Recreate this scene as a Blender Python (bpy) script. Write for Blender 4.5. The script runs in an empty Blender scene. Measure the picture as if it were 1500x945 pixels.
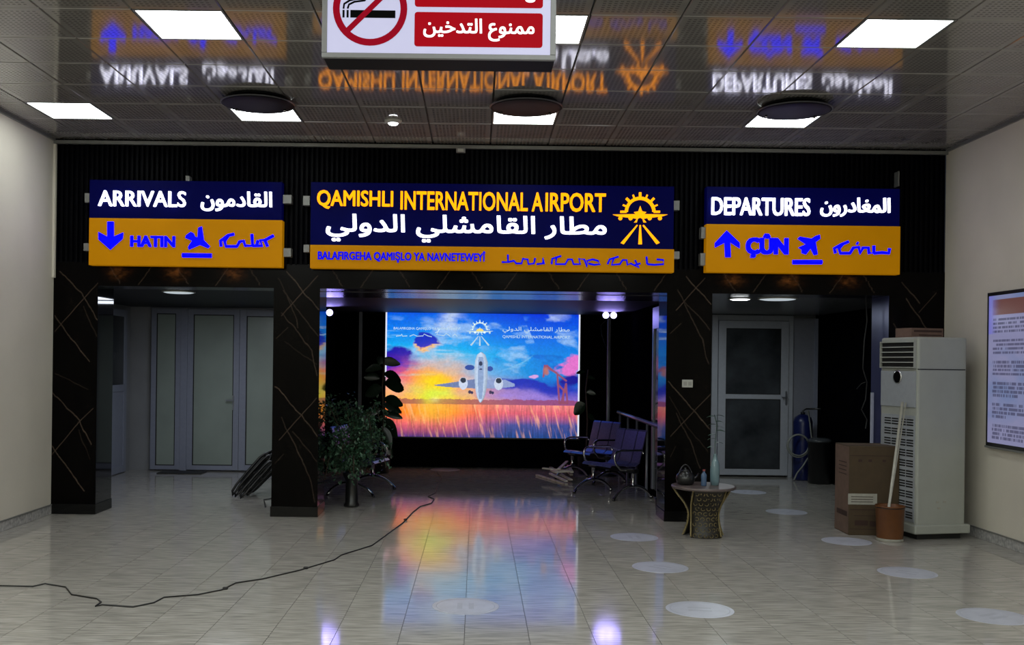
import bpy, math, random
import numpy as np
from mathutils import Vector, Matrix
random.seed(7); rng = np.random.default_rng(11)
sc = bpy.context.scene
COL = sc.collection
PI = math.pi

# ------------------------------------------------------------------ camera
F, VX, VY, H, ROLL = 1450.0, 698.0, 530.0, 1.7, 0.0125
cam = bpy.data.cameras.new('camera'); camo = bpy.data.objects.new('camera', cam); COL.objects.link(camo)
cam.sensor_width = 36; cam.lens = F / 1500 * 36
cam.shift_x = (750 - VX) / 1500; cam.shift_y = (VY - 472.5) / 1500
cam.clip_start = .05; cam.clip_end = 100
camo.location = (0, 0, H); camo.rotation_euler = (PI / 2, -ROLL, 0)
sc.camera = camo

# ------------------------------------------------------------------ world, exposure, big lights
w = bpy.data.worlds.new('world'); sc.world = w; w.use_nodes = True
w.node_tree.nodes['Background'].inputs[0].default_value = (.6, .65, .8, 1)
w.node_tree.nodes['Background'].inputs[1].default_value = .02
sc.view_settings.view_transform = 'Standard'; sc.view_settings.look = 'None'
sc.view_settings.exposure = 0.0; sc.view_settings.gamma = 1.0
PANEL_EMIT = 11.0          # the ceiling light panels
FILL_W = 36.0              # each ceiling panel behind the camera
def area(name, loc, size, watts, color=(1, 1, 1), rot=(0, 0, 0), spread=PI):
    l = bpy.data.lights.new(name, 'AREA'); l.shape = 'SQUARE'; l.size = size; l.energy = watts; l.color = color; l.spread = spread
    o = bpy.data.objects.new(name, l); COL.objects.link(o); o.location = loc; o.rotation_euler = rot
    return o
for yy in (4.5, 2.02, -.46, -2.9):
    for xx in (-4.0, -2.05, .43, 2.91):
        area('panel_lamp', (xx, yy, 4.03), .58, FILL_W * (.75 if yy > 4 else 1), (.93, 1, .98))
for k_, p_ in enumerate(((-3.3, 12.3), (-3.3, 13.2))):  # unseen fill lights without fixtures, added to brighten the left passage
    area('passage_fill', (p_[0], p_[1], 2.43), .6, 10, (.80, .87, 1))
area('passage_fill', (3.3, 13.2, 2.43), .3, 16, (.85, .95, 1))  # added fill light for the right passage, no fixture of its own

# ------------------------------------------------------------------ projection helpers (pixel + real distance -> point)
def P(px, py, Y):
    u, v = px - VX, py - VY
    c, s = math.cos(ROLL), math.sin(ROLL)
    return Vector(((u * c + v * s) * Y / F, Y, H - (-u * s + v * c) * Y / F))
def G(px, py, z=0.0):
    u, v = px - VX, py - VY
    c, s = math.cos(ROLL), math.sin(ROLL)
    Y = F * (H - z) / (-u * s + v * c)
    return Vector(((u * c + v * s) * Y / F, Y, z))

# ------------------------------------------------------------------ materials
def lin(c):
    return tuple(((x / 255) / 12.92 if x / 255 <= .04045 else ((x / 255 + .055) / 1.055) ** 2.4) for x in c)
def mat(name, col, rough=.5, metal=0, spec=.5, noise=0, nscale=20, stretch=(1, 1, 1), bump=0, emit=None, es=0, coat=0, trans=0, alpha=1, rnd=False):
    m = bpy.data.materials.new(name); m.use_nodes = True
    nt = m.node_tree; b = nt.nodes['Principled BSDF']
    b.inputs['Base Color'].default_value = (*col, 1); b.inputs['Roughness'].default_value = rough
    b.inputs['Metallic'].default_value = metal; b.inputs['Specular IOR Level'].default_value = spec
    b.inputs['Coat Weight'].default_value = coat; b.inputs['Transmission Weight'].default_value = trans
    b.inputs['Alpha'].default_value = alpha
    if emit: b.inputs['Emission Color'].default_value = (*emit, 1); b.inputs['Emission Strength'].default_value = es
    tc = nt.nodes.new('ShaderNodeTexCoord'); mp = nt.nodes.new('ShaderNodeMapping'); mp.inputs['Scale'].default_value = stretch
    nt.links.new(tc.outputs['Object'], mp.inputs['Vector'])
    if rnd:
        oi = nt.nodes.new('ShaderNodeObjectInfo'); mul = nt.nodes.new('ShaderNodeVectorMath'); mul.operation = 'SCALE'
        mul.inputs[0].default_value = (13.7, 41.3, 7.1); nt.links.new(oi.outputs['Random'], mul.inputs['Scale'])
        nt.links.new(mul.outputs[0], mp.inputs['Location'])
    nz = nt.nodes.new('ShaderNodeTexNoise'); nz.inputs['Scale'].default_value = nscale; nz.inputs['Detail'].default_value = 5
    nt.links.new(mp.outputs[0], nz.inputs['Vector'])
    n_ = max(noise, .04)
    rp = nt.nodes.new('ShaderNodeMapRange'); rp.inputs['From Min'].default_value = .3; rp.inputs['From Max'].default_value = .7
    rp.inputs['To Min'].default_value = 1 - n_; rp.inputs['To Max'].default_value = 1 + n_
    nt.links.new(nz.outputs[0], rp.inputs['Value'])
    sc_ = nt.nodes.new('ShaderNodeVectorMath'); sc_.operation = 'SCALE'; sc_.inputs[0].default_value = col
    nt.links.new(rp.outputs[0], sc_.inputs['Scale']); nt.links.new(sc_.outputs[0], b.inputs['Base Color'])
    if bump:
        bp = nt.nodes.new('ShaderNodeBump'); bp.inputs['Strength'].default_value = bump; bp.inputs['Distance'].default_value = .01
        nt.links.new(nz.outputs[0], bp.inputs['Height']); nt.links.new(bp.outputs[0], b.inputs['Normal'])
    m['principled'] = 1
    return m
def attr_mat(name, rough=.2, emit=0, spec=.5, base=True):
    m = bpy.data.materials.new(name); m.use_nodes = True; nt = m.node_tree; b = nt.nodes['Principled BSDF']
    a = nt.nodes.new('ShaderNodeAttribute'); a.attribute_name = 'print'
    b.inputs['Roughness'].default_value = rough; b.inputs['Specular IOR Level'].default_value = spec
    if emit:
        b.inputs['Base Color'].default_value = (.01, .01, .01, 1)
        nt.links.new(a.outputs['Color'], b.inputs['Emission Color']); b.inputs['Emission Strength'].default_value = emit
    else: nt.links.new(a.outputs['Color'], b.inputs['Base Color'])
    return m
M = {}
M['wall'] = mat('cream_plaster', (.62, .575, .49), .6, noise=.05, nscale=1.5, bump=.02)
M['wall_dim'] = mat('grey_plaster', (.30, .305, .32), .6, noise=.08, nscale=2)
M['black'] = mat('black_panel', (.002, .002, .003), .95, spec=.0, noise=.3, nscale=6)
M['soffit'] = mat('polished_soffit_panel', (.02, .02, .03), .22, spec=.5, noise=.1, nscale=4)
M['dark_ceiling'] = mat('dark_ceiling_board', (.012, .012, .014), .5, spec=.15)
M['rib'] = mat('black_ribbed_cladding', (.0018, .0018, .0028), .45, spec=.04, noise=.2, nscale=8)
M['plinth'] = mat('black_stone', (.003, .003, .003), .16, spec=.25, noise=.3, nscale=10)
M['reveal'] = mat('polished_black_stone', (.004, .004, .006), .05, spec=.6, noise=.3, nscale=3)
M['blue_reveal'] = mat('blue_metallic_side_panel', (.05, .055, .16), .3, metal=.4)
M['base_stone'] = mat('grey_speckled_stone', (.36, .35, .34), .3, noise=.4, nscale=28)
M['grout'] = mat('grey_grout', (.10, .095, .09), .6)
M['trim'] = mat('aluminium_trim', (.20, .20, .19), .4, metal=.3)
M['alu_white'] = mat('pale_powder_coated_aluminium', (.28, .30, .38), .35, noise=.04)
M['alu_pale'] = mat('pale_aluminium', (.42, .44, .49), .35, noise=.04)
M['alu_grey'] = mat('grey_aluminium', (.22, .23, .27), .35, metal=.3)
M['frost'] = mat('frosted_glass', (.31, .36, .32), .30, spec=.4, noise=.08, nscale=2)
M['dark_glass'] = mat('dark_glass', (.045, .05, .056), .14, noise=.6, nscale=2, spec=.5)
M['chrome'] = mat('chrome', (.6, .6, .6), .18, metal=1)
M['steel'] = mat('brushed_steel', (.35, .37, .42), .3, metal=.8)
M['seat'] = mat('perforated_steel_seat', (.17, .15, .36), .28, metal=.6, noise=.2, nscale=60)
M['blackmetal'] = mat('black_metal', (.010, .010, .012), .3)
M['navy'] = mat('navy_sign_panel', lin((2, 3, 42)), .4, spec=.03, emit=lin((2, 3, 60)), es=.5, noise=.25, nscale=3)
M['ochre'] = mat('yellow_sign_panel', lin((160, 104, 0)), .5, spec=.08, emit=lin((205, 138, 0)), es=.30, noise=.06, nscale=3)
M['white_led'] = mat('white_backlit_letter', (.8, .8, .85), .4, emit=(.82, .82, 1), es=2.2)
M['yellow_led'] = mat('yellow_backlit_letter', (.3, .12, .0), .4, spec=.1, emit=(1, .30, .0), es=1.8, noise=.3, nscale=2)
M['blue_led'] = mat('blue_backlit_letter', (.0, .0, .2), .4, spec=.05, emit=(.0006, .0006, 1.0), es=2.6)
M['blue_led2'] = mat('blue_backlit_small_letter', (.0, .0, .2), .4, spec=.05, emit=(.002, .003, .7), es=1.0)
M['print_white'] = mat('white_screen_print', (.8, .8, .8), .4, emit=(.62, .85, 1), es=.75)
M['print_yellow'] = mat('yellow_screen_print', (.8, .8, .8), .4, emit=(1, .8, .2), es=.9)
M['dish_rim'] = mat('grey_dish_rim', (.05, .05, .055), .3)
M['diffuser'] = mat('lit_diffuser', (.9, .9, .9), .5, emit=(.93, 1, .99), es=PANEL_EMIT)
M['lamp_on'] = mat('lit_lamp_disc', (.9, .9, .9), .5, emit=(.93, .97, 1), es=6)
M['lamp_dim'] = mat('dim_lamp_disc', (.7, .7, .7), .5, emit=(.8, .93, 1), es=.5)
M['flood'] = mat('floodlight_lens', (.9, .9, .9), .5, emit=(.5, .45, 1), es=8)
M['lightbox'] = mat('lavender_lightbox_face', (.2, .2, .22), .35, spec=.2, emit=(.60, .60, .88), es=.70)
M['sign_red'] = mat('red_sign_film', lin((60, 2, 8)), .5, spec=.04, emit=lin((185, 3, 22)), es=.7)
M['sign_red2'] = mat('dark_red_sign_film', lin((50, 2, 8)), .5, spec=.04, emit=lin((155, 3, 30)), es=.8)
M['sign_black'] = mat('black_sign_film', (.002, .002, .002), .6, spec=.03)
M['sign_white'] = mat('white_sign_film', (.8, .8, .8), .4, emit=(.9, .85, .95), es=.8)
M['grey_case'] = mat('grey_sign_case', (.20, .20, .20), .4)
M['black_case'] = mat('black_sign_underside', (.004, .004, .005), .5, spec=.1)
M['cream_plastic'] = mat('aged_cream_plastic', (.34, .35, .31), .45, noise=.06, nscale=3)
M['cream_dark'] = mat('grey_cream_plastic', (.31, .33, .35), .4, noise=.04)
M['slot'] = mat('dark_slot', (.008, .008, .008), .6)
M['card'] = mat('brown_cardboard', (.058, .036, .015), .75, noise=.10, nscale=12)
M['card_light'] = mat('light_cardboard', (.14, .085, .062), .75, noise=.15, nscale=12)
M['card_ink'] = mat('brown_print', (.035, .014, .009), .75)
M['paper'] = mat('label_paper', (.34, .33, .28), .7, noise=.08, nscale=30)
M['bucket'] = mat('orange_brown_plastic', (.12, .040, .007), .45, noise=.08)
M['stick'] = mat('pale_painted_wood', (.45, .44, .38), .5, noise=.08, nscale=30)
M['pvc'] = mat('white_pvc', (.45, .47, .6), .4)
M['blue_drum'] = mat('blue_paint', (.006, .012, .085), .35)
M['hose'] = mat('beige_hose', (.22, .23, .21), .45)
M['cable'] = mat('black_cable', (.012, .011, .010), .5)
M['wicker'] = mat('dark_wicker', (.018, .015, .010), .5, noise=.4, nscale=60)
M['wicker_gold'] = mat('gilded_wicker', (.20, .155, .06), .45, noise=.3, nscale=60)
M['table_top'] = mat('mauve_table_top', (.11, .085, .08), .4, noise=.3, nscale=8)
M['pale_glass'] = mat('pale_glass', (.25, .38, .42), .08, trans=.45, spec=.5)
M['bottle_blue'] = mat('blue_plastic_bottle', (.10, .18, .32), .15, trans=.4)
M['cap'] = mat('red_cap', (.25, .05, .05), .4)
M['leaf'] = mat('ficus_leaf', (.035, .085, .045), .4, noise=.5, nscale=8)
M['leaf_big'] = mat('rubber_plant_leaf', (.012, .030, .014), .25, noise=.3, nscale=5)
M['sprig'] = mat('pale_green_sprig', (.03, .07, .045), .5)
M['stem'] = mat('brown_stem', (.05, .035, .02), .7, noise=.3)
M['pot'] = mat('black_pot', (.010, .010, .010), .3)
M['lath'] = mat('grey_wood_lath', (.68, .62, .52), .65, noise=.25, nscale=15)
M['sticker'] = mat('white_floor_sticker', (.47, .48, .55), .30, noise=.10, nscale=9)
M['ink'] = mat('grey_sticker_print', (.40, .41, .47), .35)
M['plastic_white'] = mat('white_plastic', (.42, .42, .38), .4)

def floor_mat():
    m = mat('polished_travertine_tile', (.385, .362, .325), .08, spec=.6, noise=.34, nscale=3.2, stretch=(1.6, 19, 1), rnd=True)
    nt = m.node_tree; b = nt.nodes['Principled BSDF']
    nz = [n for n in nt.nodes if n.type == 'TEX_NOISE'][0]
    bp = nt.nodes.new('ShaderNodeBump'); bp.inputs['Strength'].default_value = .03; bp.inputs['Distance'].default_value = .003
    nt.links.new(nz.outputs[0], bp.inputs['Height']); nt.links.new(bp.outputs[0], b.inputs['Normal'])
    return m
M['floor'] = floor_mat()
def ceil_mat():
    m = mat('perforated_metal_ceiling_tile', (.27, .255, .24), .075, spec=.85, noise=.08, nscale=3, metal=.2)
    nt = m.node_tree; b = nt.nodes['Principled BSDF']; N = nt.nodes; L = nt.links
    tc = [n for n in N if n.type == 'TEX_COORD'][0]; sx = N.new('ShaderNodeSeparateXYZ'); L.new(tc.outputs['Object'], sx.inputs[0])
    def mth(op, a, c=None, v=None):
        n = N.new('ShaderNodeMath'); n.operation = op; L.new(a, n.inputs[0])
        if c is not None: L.new(c, n.inputs[1])
        if v is not None: n.inputs[1].default_value = v
        return n.outputs[0]
    def hole(o, per, w_):
        f = mth('FRACT', mth('MULTIPLY', o, v=1 / per)); d = mth('ABSOLUTE', mth('SUBTRACT', f, v=.5))
        inb = mth('LESS_THAN', mth('ABSOLUTE', o), v=.262)
        return mth('MULTIPLY', mth('LESS_THAN', d, v=w_ / 2), inb)
    h = mth('MULTIPLY', hole(sx.outputs[0], .0375, .55), hole(sx.outputs[1], .0375, .42))
    mx = N.new('ShaderNodeMix'); mx.data_type = 'RGBA'; mx.inputs[7].default_value = (.10, .094, .088, 1)
    src = b.inputs['Base Color'].links[0].from_socket; L.new(src, mx.inputs[6]); L.new(h, mx.inputs[0]); L.new(mx.outputs[2], b.inputs['Base Color'])
    mt = mth('SUBTRACT', mth('MULTIPLY', h, v=-.2), v=-.2); L.new(mt, b.inputs['Metallic'])
    sp = mth('SUBTRACT', mth('MULTIPLY', h, v=-.6), v=-.85); L.new(sp, b.inputs['Specular IOR Level'])
    nz = [n for n in N if n.type == 'TEX_NOISE'][0]
    bp = N.new('ShaderNodeBump'); bp.inputs['Strength'].default_value = .014; bp.inputs['Distance'].default_value = .01
    L.new(nz.outputs[0], bp.inputs['Height']); L.new(bp.outputs[0], b.inputs['Normal'])
    return m
M['ceil'] = ceil_mat()
M['marble'] = attr_mat('gold_veined_black_marble', .16, spec=.05)
M['screen'] = attr_mat('lit_screen_print', .25, emit=1.0)

# ------------------------------------------------------------------ mesh builder
class MB:
    def __init__(s): s.v = []; s.f = []; s.sm = []
    def add(s, vs, fs, smooth=False):
        n = len(s.v); s.v += [tuple(v) for v in vs]; s.f += [tuple(i + n for i in f) for f in fs]; s.sm += [smooth] * len(fs); return s
    def box(s, x0, x1, y0, y1, z0, z1, mtx=None):
        vs = [Vector((x, y, z)) for z in (z0, z1) for y in (y0, y1) for x in (x0, x1)]
        if mtx: vs = [mtx @ v for v in vs]
        return s.add(vs, [(0, 2, 3, 1), (4, 5, 7, 6), (0, 1, 5, 4), (2, 6, 7, 3), (0, 4, 6, 2), (1, 3, 7, 5)])
    def lathe(s, prof, n=24, c=(0, 0, 0), smooth=True, mtx=None, cap=True):
        vs = []
        for r, z in prof:
            for k in range(n):
                a = 2 * PI * k / n; vs.append(Vector((c[0] + r * math.cos(a), c[1] + r * math.sin(a), c[2] + z)))
        if mtx: vs = [mtx @ v for v in vs]
        fs = [(i * n + k, i * n + (k + 1) % n, (i + 1) * n + (k + 1) % n, (i + 1) * n + k) for i in range(len(prof) - 1) for k in range(n)]
        s.add(vs, fs, smooth)
        if cap:
            m = len(s.v) - len(vs)
            s.f.append(tuple(m + k for k in reversed(range(n)))); s.f.append(tuple(m + (len(prof) - 1) * n + k for k in range(n))); s.sm += [False, False]
        return s
    def tube(s, pts, r, n=8, closed=False, flat=1):
        pts = [Vector(p) for p in pts]; N = len(pts); vs = []
        up = None
        for i, p in enumerate(pts):
            a = pts[(i - 1) % N] if (i > 0 or closed) else p; b = pts[(i + 1) % N] if (i < N - 1 or closed) else p
            t = (b - a).normalized()
            if up is None:
                up = Vector((0, 0, 1)) if abs(t.z) < .9 else Vector((1, 0, 0))
            u = t.cross(up); u = u.normalized() if u.length > 1e-6 else Vector((1, 0, 0)); w_ = u.cross(t).normalized(); up = w_
            rr = r[i] if isinstance(r, (list, tuple)) else r
            for k in range(n):
                an = 2 * PI * k / n; vs.append(p + u * rr * math.cos(an) + w_ * rr * flat * math.sin(an))
        m = N if closed else N - 1
        fs = [(i * n + k, i * n + (k + 1) % n, ((i + 1) % N) * n + (k + 1) % n, ((i + 1) % N) * n + k) for i in range(m) for k in range(n)]
        base = len(s.v); s.add(vs, fs, True)
        if not closed:
            s.f.append(tuple(base + k for k in range(n))); s.f.append(tuple(base + (N - 1) * n + k for k in reversed(range(n)))); s.sm += [False, False]
        return s
    def prism(s, poly, y0, y1):        # polygon in X,Z extruded along Y
        n = len(poly); vs = [(x, y0, z) for x, z in poly] + [(x, y1, z) for x, z in poly]
        fs = [tuple(range(n)), tuple(reversed(range(n, 2 * n)))] + [(i, i + n, (i + 1) % n + n, (i + 1) % n) for i in range(n)]
        return s.add(vs, fs)
    def build(s, name, m, parent=None, world=False, bevel=0, kind=None, label=None):
        me = bpy.data.meshes.new(name); vs = s.v
        if parent is not None and world:
            inv = parent.matrix_basis.inverted(); vs = [tuple(inv @ Vector(v)) for v in vs]
        me.from_pydata(vs, [], s.f); me.materials.append(m)
        me.polygons.foreach_set('use_smooth', s.sm)
        me.update()
        o = bpy.data.objects.new(name, me); COL.objects.link(o)
        if parent is not None: o.parent = parent
        if bevel:
            bv = o.modifiers.new('bevel', 'BEVEL'); bv.width = bevel; bv.segments = 2; bv.limit_method = 'ANGLE'
        if kind: o['kind'] = kind
        if label: o['label'] = label
        return o
def thing(name, label, cat, loc=(0, 0, 0), rz=0, group=None):
    o = bpy.data.objects.new(name, None); COL.objects.link(o); o.location = loc; o.rotation_euler = (0, 0, rz); o.empty_display_size = .1
    o.matrix_basis = Matrix.Translation(loc) @ Matrix.Rotation(rz, 4, 'Z')
    o['label'] = label; o['category'] = cat
    if group: o['group'] = group
    return o
def tag(o, label, cat, group=None):
    o['label'] = label; o['category'] = cat
    if group: o['group'] = group
    return o
def struct(o): o['kind'] = 'structure'; return o
def sbox(name, m, x0, x1, y0, y1, z0, z1): return struct(MB().box(x0, x1, y0, y1, z0, z1).build(name, m))
def dup(root, loc, rz, label, group=None):
    r = root.copy(); COL.objects.link(r); r.matrix_basis = Matrix.Translation(loc) @ Matrix.Rotation(rz, 4, 'Z'); r['label'] = label
    if group: r['group'] = group
    for ch in list(root.children):
        c = ch.copy(); COL.objects.link(c); c.parent = r
        for g in list(ch.children):
            d = g.copy(); COL.objects.link(d); d.parent = c
    return r
def share(o, name, parent, loc, rot=(0, 0, 0)):
    c = bpy.data.objects.new(name, o.data); COL.objects.link(c); c.parent = parent; c.location = loc; c.rotation_euler = rot
    return c

# grid with a per-vertex print (flat picture on a surface); fn(u,v)->rgb arrays, u right, v up
def print_grid(name, x0, x1, z0, z1, Y, nx, nz, fn, m, parent=None, thick=0, mapper=None):
    u = np.linspace(0, 1, nx); v = np.linspace(0, 1, nz); U, V = np.meshgrid(u, v)
    X = x0 + (x1 - x0) * U; Z = z0 + (z1 - z0) * V
    co = np.stack([X, np.full_like(X, Y), Z], -1).reshape(-1, 3)
    if mapper is not None: co = mapper(co)
    if parent is not None: co = co - np.array(parent.location)
    idx = np.arange(nx * nz).reshape(nz, nx)
    fs = np.stack([idx[:-1, :-1], idx[:-1, 1:], idx[1:, 1:], idx[1:, :-1]], -1).reshape(-1, 4)
    me = bpy.data.meshes.new(name); me.vertices.add(len(co)); me.vertices.foreach_set('co', co.astype(np.float32).ravel())
    me.loops.add(fs.size); me.loops.foreach_set('vertex_index', fs.astype(np.int32).ravel())
    me.polygons.add(len(fs)); me.polygons.foreach_set('loop_start', np.arange(0, fs.size, 4, dtype=np.int32)); me.polygons.foreach_set('loop_total', np.full(len(fs), 4, dtype=np.int32))
    me.update(calc_edges=True); me.validate()
    rgb = fn(U, V); a = me.attributes.new('print', 'FLOAT_COLOR', 'POINT')
    c = np.ones((nx * nz, 4), np.float32); c[:, :3] = rgb.reshape(-1, 3); a.data.foreach_set('color', c.ravel())
    me.materials.append(m); o = bpy.data.objects.new(name, me); COL.objects.link(o)
    if parent is not None: o.parent = parent
    return o
def fbm(U, V, sx, sy, seed=0, octv=4):
    r = np.random.default_rng(seed); out = np.zeros_like(U); amp = 1; tot = 0
    for k in range(octv):
        nx, ny = max(2, int(sx * 2 ** k)), max(2, int(sy * 2 ** k)); g = r.random((ny + 2, nx + 2))
        x = (U % 1.00001) * nx; y = (V % 1.00001) * ny; xi = np.clip(x.astype(int), 0, nx); yi = np.clip(y.astype(int), 0, ny); fx = x - xi; fy = y - yi
        fx = fx * fx * (3 - 2 * fx); fy = fy * fy * (3 - 2 * fy)
        out += amp * ((g[yi, xi] * (1 - fx) + g[yi, xi + 1] * fx) * (1 - fy) + (g[yi + 1, xi] * (1 - fx) + g[yi + 1, xi + 1] * fx) * fy)
        tot += amp; amp *= .55
    return out / tot
def seg_mask(X, Z, pts, wd):
    m = np.zeros_like(X)
    for (a, b), (c, d) in zip(pts[:-1], pts[1:]):
        dx, dz = c - a, d - b; t = np.clip(((X - a) * dx + (Z - b) * dz) / (dx * dx + dz * dz + 1e-9), 0, 1)
        ds = np.hypot(X - a - t * dx, Z - b - t * dz); m = np.maximum(m, np.clip(1.6 - ds / wd, 0, 1))
    return m

# ================================================================== STRUCTURE
XL, XR, D, HC, T = -4.58, 5.05, 10.7, 4.05, .46
ZO = 2.47   # height of the openings
# ---- floor: substrate + tiles laid one by one
fl = sbox('floor', M['grout'], -5.6, 5.6, -4, 16.2, -.1, -.006)
TS = .40; X0 = P(583, 937, 1).x  # a joint
xj0 = G(680, 937).x
proto = None; far = MB(); n = 0
ky = 0; rows = int((16.0 - 5.2) / TS)
for r_ in range(-23, rows + 1):
    y0 = 5.20 + r_ * TS
    for c_ in range(-13, 13):
        x0 = xj0 + c_ * TS
        a, b = x0 + .0012, x0 + TS - .0012
        inhall = y0 < D
        lo, hi = (XL, XR) if y0 + TS < D + .3 else (-5.3, 5.3)
        a2, b2 = max(a, lo), min(b, hi)
        if b2 - a2 < .03: continue
        if a2 == a and b2 == b and 0 <= r_ < 12:
            if proto is None:
                h = TS / 2 - .0012
                h2 = TS / 2 - .0007; proto = MB().box(-h + .0006, h - .0006, -h2, h2, -.006, 0).build('tile', M['floor'], fl); t = proto
                t.location = (x0 + TS / 2, y0 + TS / 2, 0)
            else: t = share(proto, 'tile', fl, (x0 + TS / 2, y0 + TS / 2, 0))
            t.rotation_euler = (random.gauss(0, .0006), random.gauss(0, .0006), 0); n += 1
        else: far.box(a2, b2, y0 + .0012, min(y0 + TS - .0012, 16.0), -.006, 0)
far.build('tile', M['floor'], fl, kind='stuff')
# ---- walls of the hall
wl = sbox('wall_left', M['wall'], XL - .3, XL, -4, D, 0, HC + .1)
wr = sbox('wall_right', M['wall'], XR, XR + .3, -4, D, 0, HC + .1)
sbox('wall_behind', M['wall'], XL, XR, -4.3, -4, 0, HC + .1)
for nm, x, s_ in (('baseboard_left', XL, 1), ('baseboard_right', XR, -1)):
    bb = struct(MB().box(min(x, x + s_ * .012), max(x, x + s_ * .012), -4, 5.0, 0, .10).build(nm, M['base_stone']))
    y = 5.0; 
    while y < D - .02:
        y1 = min(y + .40, D - .01)
        MB().box(min(x, x + s_ * .014), max(x, x + s_ * .014), y + .002, y1 - .002, .002, .095).build('stone', M['base_stone'], bb); y = y1
    MB().box(min(x, x + s_ * .020), max(x, x + s_ * .020), 5.0, D - .01, .095, .105).build('cap_strip', M['trim'], bb)
# ---- ceiling: slab + metal tiles
ce = sbox('ceiling', M['slot'], XL, XR, -4, D, HC + .02, HC + .1)
CM = .62; CX0, CY0 = .12, 6.68
pt = None; rest = MB()
light_cells = {(-4, 0), (0, 0), (4, 0), (-7, 4), (-4, 4), (0, 4), (4, 4)}
for r_ in range(-18, 8):
    for c_ in range(-8, 9):
        if (c_, r_) in light_cells: continue
        x0, y0 = CX0 + c_ * CM, CY0 + r_ * CM
        a, b, e, f_ = max(x0 + .003, XL), min(x0 + CM - .003, XR), max(y0 + .003, -4), min(y0 + CM - .003, D - .01)
        if b - a < .03 or f_ - e < .03: continue
        if r_ < -2: rest.box(a, b, e, f_, HC, HC + .012); continue
        full = (b - a > .61 and f_ - e > .61)
        if full and pt is not None: t = share(pt, 'ceiling_tile', ce, ((a + b) / 2, (e + f_) / 2, HC))
        else:
            hx, hy = (b - a) / 2, (f_ - e) / 2; k = .006
            mb = MB(); vs = [(-hx, -hy, .014), (hx, -hy, .014), (hx, hy, .014), (-hx, hy, .014), (-hx + k, -hy + k, 0), (hx - k, -hy + k, 0), (hx - k, hy - k, 0), (-hx + k, hy - k, 0)]
            mb.add(vs, [(4, 7, 6, 5), (0, 4, 5, 1), (1, 5, 6, 2), (2, 6, 7, 3), (3, 7, 4, 0), (0, 1, 2, 3)])
            t = mb.build('ceiling_tile', M['ceil'], ce); t.location = ((a + b) / 2, (e + f_) / 2, HC)
            if full: pt = t
        t.rotation_euler = (random.gauss(0, .0012), random.gauss(0, .0012), 0)
rest.build('ceiling_tile', M['ceil'], ce, kind='stuff')
# edge angle where the ceiling meets the walls
sbox('trim_1', M['trim'], XL, XR, D - .05, D - .008, HC - .055, HC - .02)
sbox('trim_2', M['wall'], XL, XL + .025, D - .05, D - .012, 2.55, HC - .06)
for nm, x in (('trim_3', XL), ('trim_4', XR - .025)): sbox(nm, M['trim'], x, x + .025, -4, D - .06, HC - .03, HC)

# ---- upper facade: black ribbed cladding over a marble lintel
wb = sbox('wall_back', M['black'], XL, XR, D + .02, D + T, ZO + .02, HC + .1)
ribs = MB(); x = XL + .01
while x < XR - .03:
    ribs.box(x, x + .026, D - .006, D + .02, 2.72, HC + .02); x += .054
ribs.build('ribbed_cladding', M['rib'], wb, kind='stuff')
# marble print
def marble(x0, x1, z0, z1, veins, glow_spots=(), seed=0):
    def fn(U, V):
        X = x0 + (x1 - x0) * U; Z = z0 + (z1 - z0) * V
        wob = (fbm(U, V, 6, 14, seed) - .5) * .03
        nn = fbm(U, V, 5, 12, seed + 5)
        base = np.array([.0016, .0013, .0012]); gold = np.array([.085, .060, .045])
        m = np.zeros_like(X)
        for pts, st in veins:
            m = np.maximum(m, seg_mask(X + wob, Z + wob * .6, pts, .0038) * st * (.45 + nn))
        fine = np.clip(1 - np.abs(fbm(U, V, 5, 16, seed + 9) - .5) * 70, 0, 1) * np.clip(nn * 3 - 1.6, 0, 1) * .12
        m = np.maximum(m, fine)
        rgb = base * (1 + nn[..., None]) + m[..., None] * gold
        for bx, bz, s_ in glow_spots:  # warm orange glow under the signs, painted into the marble colour
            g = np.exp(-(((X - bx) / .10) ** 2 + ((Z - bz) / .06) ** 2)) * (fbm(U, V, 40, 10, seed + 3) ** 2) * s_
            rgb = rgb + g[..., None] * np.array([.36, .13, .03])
        return rgb
    return fn
def conv(px0, w_px, base, per_m, lst, X0, X1):
    out = []
    for pts, st in lst: out.append(([(X0 + (a - px0) / w_px * (X1 - X0), (base - b) / per_m) for a, b in pts], st))
    return out
V1 = [([(70, 0), (155, 80), (213, 180)], .8), ([(213, 40), (55, 225)], .6), ([(55, 165), (120, 250), (185, 335)], 1), ([(48, 450), (150, 555), (195, 645)], .9), ([(200, 510), (150, 560), (40, 700)], .7), ([(40, 635), (170, 820)], 1), ([(60, 380), (180, 440)], .25), ([(150, 590), (190, 700)], .3), ([(160, 130), (210, 240)], .3)]
V2 = [([(92, 42), (205, 175)], 1), ([(200, 55), (75, 200)], .7), ([(65, 65), (130, 210), (135, 240)], .4), ([(80, 110), (205, 270)], .45), ([(75, 190), (125, 240), (180, 320), (200, 410)], .55), ([(60, 280), (100, 240)], .3), ([(60, 450), (150, 550), (205, 625)], 1), ([(200, 490), (75, 640)], .7), ([(80, 560), (130, 660), (180, 770), (198, 860)], .55), ([(120, 610), (205, 715)], .4), ([(60, 725), (90, 690)], .3), ([(90, 290), (200, 370)], .2)]
V3 = [([(108, 42), (195, 142)], 1), ([(172, 48), (75, 165)], .7), ([(80, 90), (130, 200), (165, 270), (190, 360)], .55), ([(100, 130), (195, 235)], .45), ([(55, 250), (90, 215)], .4), ([(50, 425), (145, 530), (197, 597)], 1), ([(197, 470), (60, 625)], .7), ([(80, 540), (130, 640), (165, 740)], .45), ([(55, 480), (120, 590), (190, 680)], .3), ([(60, 700), (80, 660)], .3)]
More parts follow.
